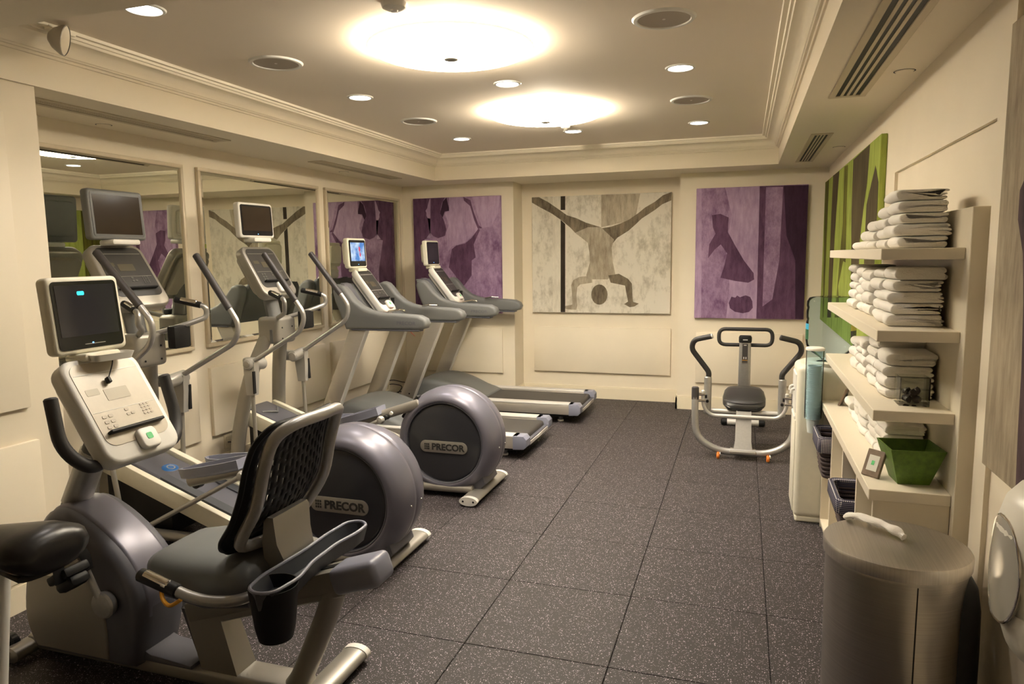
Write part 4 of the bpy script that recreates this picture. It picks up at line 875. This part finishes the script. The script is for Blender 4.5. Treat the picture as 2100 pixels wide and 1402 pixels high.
P('cap_badge', b_box(-.02, .02, 2.047-1.85, 2.051-1.85, .862, .870), 'alu', bp)
P('grab_loop', tube([A(-.225, 2.10, .955), A(.225, 2.10, .955), A(.225, 2.10, .815), A(-.225, 2.10, .815)], .0165, .06, n=12, closed=True), 'rubber_grip', t)
# ------------------------------------------------------------------ water cooler
t = thing('water_cooler', 'cream floor-standing water cooler beside the shelf cabinet', 'water cooler', (1.575, .17, 0))
P('body', b_box(-.172, .172, -.165, .165, .03, .955, .035, 4), 'cooler', t)
P('plinth', b_box(-.160, .165, -.158, .158, .0, .04, .01, 1), 'cooler', t)
P('front_panel', b_box(-.177, -.168, -.135, .145, .06, .62, .004, 2), 'cooler', t)
P('tap_recess', b_box(-.178, -.165, -.12, .12, .66, .90, .006, 1), 'white_plastic', t)
for s in (-1, 1): P('tap', tube([(-.17, s*.06, .80), (-.195, s*.06, .797), (-.198, s*.06, .770)], .009, .012), 'white_plastic', t)
P('drip_tray', b_box(-.182, -.168, -.11, .11, .62, .645, .006, 1), 'white_plastic', t)
P('bottle_collar', lathe([(.15, .0), (.148, .025), (.10, .03), (.06, .02)], 36, 'z', (0, 0, .945)), 'cooler', t)
bo = thing('water_bottle', 'large blue translucent water bottle upturned on the cooler', 'bottle', (1.59, .17, .972))
P('bottle_shell', lathe([(.04, .0), (.06, .02), (.11, .055), (.135, .09), (.139, .12), (.139, .23), (.134, .245), (.139, .26), (.139, .30), (.134, .315), (.139, .33), (.138, .355), (.125, .378), (.10, .385), (0, .375)], 48), 'water_bottle', bo, sharp=60)
P('bottle_neck', lathe([(.0, -.01), (.035, -.01), (.04, .0), (.04, .012)], 24), 'tube_plastic', bo)
for a0, mt1, mt2 in ((PI+.15, 'bottle_blue', 'bottle_green'), (-.55, 'bottle_yellow', 'letter_dark')):
    if 'bottle_blue' not in M: mat('bottle_blue', (.02, .35, .60), .4); mat('bottle_green', (.01, .10, .04), .4); mat('bottle_yellow', (.5, .45, .08), .4)
    for z0, z1, mt in ((.13, .19, mt2), (.19, .225, mt1)):
        bm = bmesh.new(); R_ = .1405; N_ = 6; lo = [bm.verts.new((R_*math.cos(a0+i*.09-.27), R_*math.sin(a0+i*.09-.27), z0)) for i in range(N_+1)]; hi = [bm.verts.new((v.co.x, v.co.y, z1)) for v in lo]
        for i in range(N_): bm.faces.new((lo[i], lo[i+1], hi[i+1], hi[i]))
        P('bottle_label', bm, mt, bo)
cdz = thing('cup_dispenser', 'clear blue tube of paper cups fixed to the cooler side', 'cup dispenser', (1.488, -.056, .66))
P('tube', lathe([(.047, 0), (.049, .41), (.0475, .41), (.0455, 0)], 28), 'tube_plastic', cdz, sharp=60)
P('tube_lid', lathe([(0, .418), (.045, .418), (.052, .412), (.052, .402), (.049, .40)], 28), 'cup_white', cdz)
P('wall_clip', b_box(-.02, .02, .044, .062, .10, .30, .004, 1), 'white_plastic', cdz)
cb = lathe([(.0, .0), (.027, .0), (.036, .078), (.039, .080), (.039, .083), (.034, .081), (.026, .004), (0, .004)], 20)
cup0 = fin('paper_cup', cb, 'cup', None, (1.488, -.056, .575)); tag(cup0, 'white paper cup poking out below the clear tube', 'cup', 'paper cups in the dispenser tube')
for k in range(1, 29):
    c = cup0.copy(); COL.objects.link(c); c.location = (1.488+random.uniform(-.002, .002), -.056+random.uniform(-.002, .002), .575+k*.0105+(.02 if k else 0)); tag(c, 'pale paper cup in the stack inside the clear tube', 'cup', 'paper cups in the dispenser tube')
# ------------------------------------------------------------------ shelves, cabinet and counter
SX, SY0, SY1 = 1.54, -1.64, -.09
bpn = fin('shelf_back_panel', b_box(XR-.040, XR+.0155, -1.69, -.125, .0, 1.765, .002, 1), 'shelf_paint'); tag(centre(bpn), 'tall cream backing panel on the wall behind the towel shelves', 'panel')
for z, lab in ((1.63, 'topmost thick cream wall shelf, carrying the stepped towel pile'), (1.34, 'thick cream wall shelf between two others, carrying the densest towel pile'), (1.05, 'thick cream wall shelf carrying the glass cube')):
    o = fin('wall_shelf', b_box(SX, XR-.0405, SY0, SY1, z-.040, z, .002, 1), 'shelf_paint'); tag(centre(o), lab, 'shelf', 'thick wall shelves')
ct = fin('countertop', b_box(SX-.004, XR-.041, -1.66, .0, .718, .76, .002, 1), 'shelf_paint'); tag(centre(ct), 'cream countertop slab under the towels and green bowl', 'countertop')
t = thing('cubby_cabinet', 'low cream cabinet of open cubbyholes under the countertop', 'cabinet', (1.67, -.80, 0))
def cb_(x0, x1, y0, y1, z0, z1, n): return P(n, b_box(x0-1.67, x1-1.67, y0+.80, y1+.80, z0, z1, .001, 1), 'shelf_paint', t)
for i, y in enumerate((-.025, -.425, -.845, -1.265, -1.645)): cb_(1.552, 1.798, y-.010, y+.010, .0, .7175, 'side_panel' if i in (0, 4) else 'divider')
for y0, y1 in ((-.035, -.415), (-.435, -.835), (-.855, -1.255), (-1.275, -1.635)):
    cb_(1.552, 1.798, y1, y0, .378, .394, 'cubby_shelf'); cb_(1.552, 1.798, y1, y0, .03, .05, 'bottom_board'); cb_(1.790, 1.798, y1, y0, .05, .7175, 'back_board')
# folded towels
def towel_mesh(seed, w_=.185, d=.212, th=.046):
    """terry towel folded into layers: round fold at the front (-x), layer ends at the back"""
    rn = random.Random(seed); bm = bmesh.new(); rings = []; layers = rn.choice((2, 3, 3)); o = []
    r = th*.5
    for i in range(11):
        a = -PI/2-i/10*PI; o.append([-w_/2+r*.9+r*1.05*math.cos(a), r+r*math.sin(a)])
    for q in (.3, .5, .7, .88): o.append([-w_/2+w_*q, th*(1-.02*rn.random())])
    lt = th/layers
    for k in range(layers):
        zt = th-k*lt; zb = zt-lt; e = w_/2-rn.uniform(0, .014)
        o += [[e-.010, zt-lt*(.0 if k == 0 else .13)], [e-.002, zt-lt*.25], [e, zt-lt*.5], [e-.002, zb+lt*.25], [e-.010, zb+lt*(.13 if k < layers-1 else 0)]]
        if k < layers-1:
            dep = rn.uniform(.05, .12) if k % 2 else .028
            for q in (.7, .35): o.append([-w_/2+dep+(e+w_/2-dep)*q, zb+lt*(.10+.06*rn.random())])
            o.append([-w_/2+dep, zb])
            for q in (.35, .7): o.append([-w_/2+dep+(e+w_/2-dep)*q, zb-lt*(.10+.06*rn.random())])
    for q in (.75, .5, .25): o.append([-w_/2+w_*q, 0])
    ph = [rn.uniform(0, 6) for _ in range(6)]
    ys = [-.5, -.485, -.44, -.3, -.1, .1, .3, .44, .485, .5]; kz = [.80, .92, .98, 1, 1, 1, 1, .98, .92, .80]; kx = [.95, .98, 1, 1, 1, 1, 1, 1, .98, .95]
    for y, a_, b_ in zip(ys, kz, kx):
        ring = []
        for x, z in o:
            wv = .0035*math.sin(x*34+ph[0]+y*5)+.0025*math.sin(x*75+ph[1]-y*9); bul = .006*math.sin(y*7+ph[2])*(1 if x < 0 else .3)
            zz = th/2+(z-th/2)*a_+wv*(z/th)*(1-z/th)*4*.9
            ring.append((x*b_+bul*(1 if x < -.04 else 0), y*d, min(th, max(0, zz))))
        rings.append(ring)
    loft(rings, bm=bm); bmesh.ops.triangulate(bm, faces=[f for f in bm.faces if len(f.verts) > 4])
    bmesh.ops.recalc_face_normals(bm, faces=bm.faces[:])
    me = bpy.data.meshes.new('folded_towel'); bm.to_mesh(me); bm.free(); me.materials.append(M['towel']); me.shade_smooth(); me.set_sharp_from_angle(angle=math.radians(75)); return me
TM = [towel_mesh(s_) for s_ in range(8)]
ORD = ('bottom', 'second', 'third', 'fourth', 'fifth', 'sixth', 'seventh', 'eighth')
STK = ('stack at bin end', 'second stack from bin end', 'third stack from bin end', 'fourth stack from bin end', 'fifth stack from bin end')
def stack(x, y, z, n, th, i, where, grp, wy=1, wx=1):
    zz = z+.0008
    for k in range(n):
        h = th*random.uniform(.82, 1.12); o = bpy.data.objects.new('folded_towel', random.choice(TM)); COL.objects.link(o)
        o.location = (x+random.uniform(-.008, .006), y+random.uniform(-.003, .003), zz); o.scale = (wx*random.uniform(.93, 1.04), wy*random.uniform(.96, 1.0), h/.046); o.rotation_euler.z = random.uniform(-.02, .02)
        lvl = 'bottom' if k == 0 else ('topmost' if k == n-1 else ORD[k]+' from bottom')
        tag(o, 'white folded towel, %s, %s, %s' % (lvl, STK[i], where), 'towel', grp); zz += h+.0008
for i, (n, y) in enumerate(((5, -1.385), (4, -1.165), (3, -.945), (2, -.728), (1, -.51))): stack(1.700, y, 1.63, n, .041, i, 'topmost shelf', 'towels on the topmost shelf')
for i, y in enumerate((-1.385, -1.165, -.945, -.728, -.51)): stack(1.698, y, 1.34, 5 if i != 2 else 4, .044 if i != 2 else .052, i, 'middle shelf', 'towels on the middle shelf')
for i, (n, y) in enumerate(((4, -1.30), (5, -1.08), (4, -.84), (3, -.60))): stack(1.703, y, 1.05, n, .045, i, 'glass cube shelf', 'towels on the lowest wall shelf')
for i, (n, y) in enumerate(((4, -1.22), (4, -1.0), (3, -.78), (3, -.56), (2, -.34))): stack(1.715, y, .76, n, .043, i, 'countertop', 'towels on the countertop', 1, .85)
for i, y, n in ((0, -1.455, 4), (1, -.63, 5)): stack(1.70, y, .394, n, .046, i, 'inside the cubbyholes', 'towels in the cubbyholes', 1.2, .95)
# green bowl
b4 = lambda h, z: [(-h, -h, z), (h, -h, z), (h, h, z), (-h, h, z)]
gb = fin('square_bowl', loft([b4(.054, .0), b4(.093, .137), b4(.088, .137), b4(.050, .008)]), 'green', None, (1.694, -1.510, .761), 25)
gb.rotation_euler.z = .10; tag(gb, 'square flared green woven bowl on the countertop', 'bowl')
# glass cube with dark stones
t = thing('glass_cube', 'clear square glass vase holding dark stones', 'vase', (1.692, -1.49, 1.0505))
h = .050; P('glass_walls', loft([b4(h, 0), b4(h, .105), b4(h-.005, .105), b4(h-.005, .010)]), 'clear_glass', t, sharp=25)
for k, (x, y, z) in enumerate(((-.022, -.022, .027), (.02, -.024, .028), (-.02, .02, .026), (.022, .018, .027), (0, -.028, .052), (.024, .0, .056), (-.024, -.004, .055))):
    bm = bmesh.new(); bmesh.ops.create_icosphere(bm, subdivisions=2, radius=.019)
    for v in bm.verts: v.co *= 1+.25*math.sin(v.co.x*170+k)*math.cos(v.co.y*150+k*2)
    s_ = fin('stone', bm, 'stone', None, (1.692+x*.75, -1.49+y*.75, 1.05+z-.006)); s_.scale = (.75, .75, .75); tag(s_, 'small dark lump inside the clear glass vase', 'stone', 'dark stones in the glass vase')
# picture stands
def stand(loc, rz, lab, pr=True):
    t = thing('photo_stand', lab, 'frame', loc, None, rz); R = Matrix.Rotation(.38, 4, 'Y')
    P('frame', b_box(-.008, .004, -.037, .037, 0, .105, .002, 1), 'wood_frame', t, R)
    P('card', b_box(-.0092, -.0078, -.022, .022, .022, .083), 'paper', t, R)
    P('card_print', b_box(-.0098, -.0090, -.006, .006, .045, .062), 'green_print', t, R)
    P('easel_leg', b_box(.035, .040, -.016, .016, 0, .065, .001, 1), 'black', t, Matrix.Rotation(-.12, 4, 'Y') @ Matrix.Translation((.0, 0, .006)))
stand((1.565, -1.50, .7605), .75, 'small wooden framed card on an easel back beside the green bowl')
stand((1.625, -.12, .7605), -.35, 'small framed card seen from behind at the far counter end')
# baskets
def basket(x, y, z, hx, hy, h, lab):
    t = thing('liner_basket', lab, 'basket', (x, y, z), 'gingham-lined baskets')
    n = 9
    for k in range(n):
        q = k/(n-1); a = .80+.2*q; P('wicker_row', tube([V((s*hx*a, u*hy*a, .006+q*(h-.03))) for s, u in ((-1, -1), (1, -1), (1, 1), (-1, 1))], h/n*.52, .03, n=8, closed=True), 'wicker', t)
    P('basket_floor', b_box(-hx*.8, hx*.8, -hy*.8, hy*.8, .0, .008), 'wicker', t)
    R_ = lambda k, z_: [(a, b, z_) for a, b in rr(2*hx*k, 2*hy*k, .03, 4)]
    P('gingham_liner', loft([R_(1.08, h*.62), R_(1.13, h*.66), R_(1.12, h*.97), R_(1.05, h*1.02), R_(.95, h*.98), R_(.90, h*.5), R_(.80, .02)], cap=False), 'gingham', t, sharp=60)
basket(1.640, -.225, .3945, .135, .140, .23, 'dark wicker basket with gingham liner in the cubby beside the cooler')
basket(1.635, -1.06, .3945, .135, .150, .17, 'dark wicker basket with gingham liner behind the steel bin')
# ------------------------------------------------------------------ steel bin, dispenser
t = thing('step_bin', 'round brushed steel step bin with a flat lid', 'trash can', (1.575, -1.945, 0))
P('can_body', lathe([(0, .02), (.195, .02), (.205, .03), (.208, .62), (.205, .632)], 64), 'steel', t, sharp=40)
P('base_ring', lathe([(0, .0), (.208, .0), (.212, .012), (.212, .035), (.206, .042)], 64), 'black', t)
P('body_seam', b_box(-.0015, .0015, -.2095, -.2065, .04, .62), 'black', t, Matrix.Rotation(.12, 4, 'Z'))
P('lid', lathe([(.206, .630), (.216, .634), (.2175, .668), (.213, .676), (.195, .6785), (0, .6795)], 64), 'steel_lid', t, sharp=40)
P('hinge_housing', loft([[(.165+a, -.045+b, z) for a, b in rr(.13*k, .17*k, .05, 4)] for k, z in ((1, .0), (1, .40), (.97, .52), (.85, .585), (.6, .615), (.3, .625))]), 'black', t, sharp=60)
P('foot_pedal', xf(b_box(-.06, .03, -.035, .035, -.012, .012, .010), Matrix.Translation((-.205, .06, .055)) @ Matrix.Rotation(.2, 4, 'Y')), 'black', t)
pts = [(1.452, -1.775, .692), (1.480, -1.80, .705), (1.53, -1.85, .708), (1.575, -1.90, .706), (1.600, -1.935, .694)]
pth = smooth_path(pts, 5); n_ = len(pth)
st = fin('white_strip', tube(pth, [.022+.006*math.sin(i*.9)-.008*(i/n_)**3 for i in range(n_)], r2=[.011+.002*math.sin(i*1.3) for i in range(n_)], up=(0, 0, 1), n=14), 'towel'); tag(centre(st), 'crumpled white cloth strip lying on the steel bin lid', 'cloth'); st.location.z = .6805
t = thing('wall_dispenser', 'white wall-mounted dispenser with a glossy oval window beside the bin', 'dispenser', (XR+.016, -2.36, .78))
def dring(z, d, hw, sh=0): return [(-max(0, d)*math.sin(a)**.75 if math.sin(a) > 0 else 0, sh+hw*math.cos(a), z) for a in [PI*i/16 for i in range(17)]]
P('casing', loft([dring(-.22, .035, .125), dring(-.205, .06, .14), dring(-.12, .105, .155), dring(0, .128, .158), dring(.12, .125, .152), dring(.19, .105, .142), dring(.225, .075, .125), dring(.235, .04, .10)]), 'dispenser', t, sharp=60)
P('lower_lip', loft([dring(-.225, .05, .12), dring(-.20, .085, .148), dring(-.10, .116, .160), dring(-.075, .118, .160)]), 'dispenser', t, sharp=60)
ov = []
for i in range(28):
    a = 2*PI*i/28; y_ = .10*math.copysign(abs(math.cos(a))**.8, math.cos(a)); z_ = .015+.135*math.sin(a)*(1.0 if math.sin(a) > 0 else 1.0)
    ov.append((y_, z_))
def dsurf(y_, z_, off): 
    dd = .128-.05*max(0, abs(z_)/.2)**2*.5; s_ = max(0, 1-(y_/.157)**2)**.5; return (-(dd*s_**.75+off), y_, z_)
bm = bmesh.new(); c_ = bm.verts.new(dsurf(0, .015, .006)); r1 = [bm.verts.new(dsurf(y_*.6, .015+(z_-.015)*.6, .006)) for y_, z_ in ov]; r2_ = [bm.verts.new(dsurf(y_, z_, .005)) for y_, z_ in ov]; r3_ = [bm.verts.new(dsurf(y_*1.03, .015+(z_-.015)*1.03, -.004)) for y_, z_ in ov]
for i in range(28):
    j = (i+1) % 28; bm.faces.new((c_, r1[i], r1[j])); bm.faces.new((r1[i], r2_[i], r2_[j], r1[j])); bm.faces.new((r2_[i], r3_[i], r3_[j], r2_[j]))
P('window', bm, 'dispenser_lens', t, sharp=50)
P('window_rim', tube([dsurf(y_*1.02, .015+(z_-.015)*1.02, .003) for y_, z_ in ov], .004, closed=True, n=8), 'chrome', t)
P('lock_tab', b_box(-.07, -.04, .145, .165, -.15, -.11, .005, 1), 'dispenser', t)
# ------------------------------------------------------------------ outlets and cords
def outlet(y, z, lab):
    global OUT
    OUT = t = thing('power_outlet', lab, 'outlet', (XL, y, z)); P('cover_plate', b_box(0, .006, -.036, .036, 0, .115, .003, 1), 'outlet', t)
    for k in (.025, .067): P('socket', b_box(.004, .009, -.017, .017, k, k+.026, .004, 1), 'outlet', t)
def cord(pts, r=.005): P('power_cord', tube([p-OUT.location for p in smooth_path(pts, 6)], r, n=8), 'cable', OUT)
outlet(-.045, .165, 'cream wall outlet with a hanging cord behind the elliptical')
cord([(-2.69, -.045, .215), (-2.65, -.045, .213), (-2.63, -.03, .15), (-2.62, -.02, .04), (-2.56, .02, .006)])
outlet(2.60, .15, 'cream wall outlet with looped black cords between the treadmills')
cord([(-2.69, 2.60, .20), (-2.64, 2.60, .205), (-2.60, 2.70, .17), (-2.63, 2.76, .12), (-2.64, 2.62, .06), (-2.60, 2.54, .10), (-2.56, 2.62, .12), (-2.50, 2.72, .04), (-2.47, 2.74, .006)])
cord([(-2.69, 2.60, .245), (-2.63, 2.60, .25), (-2.58, 2.68, .22), (-2.55, 2.78, .18), (-2.54, 2.80, .05), (-2.50, 2.80, .006)])
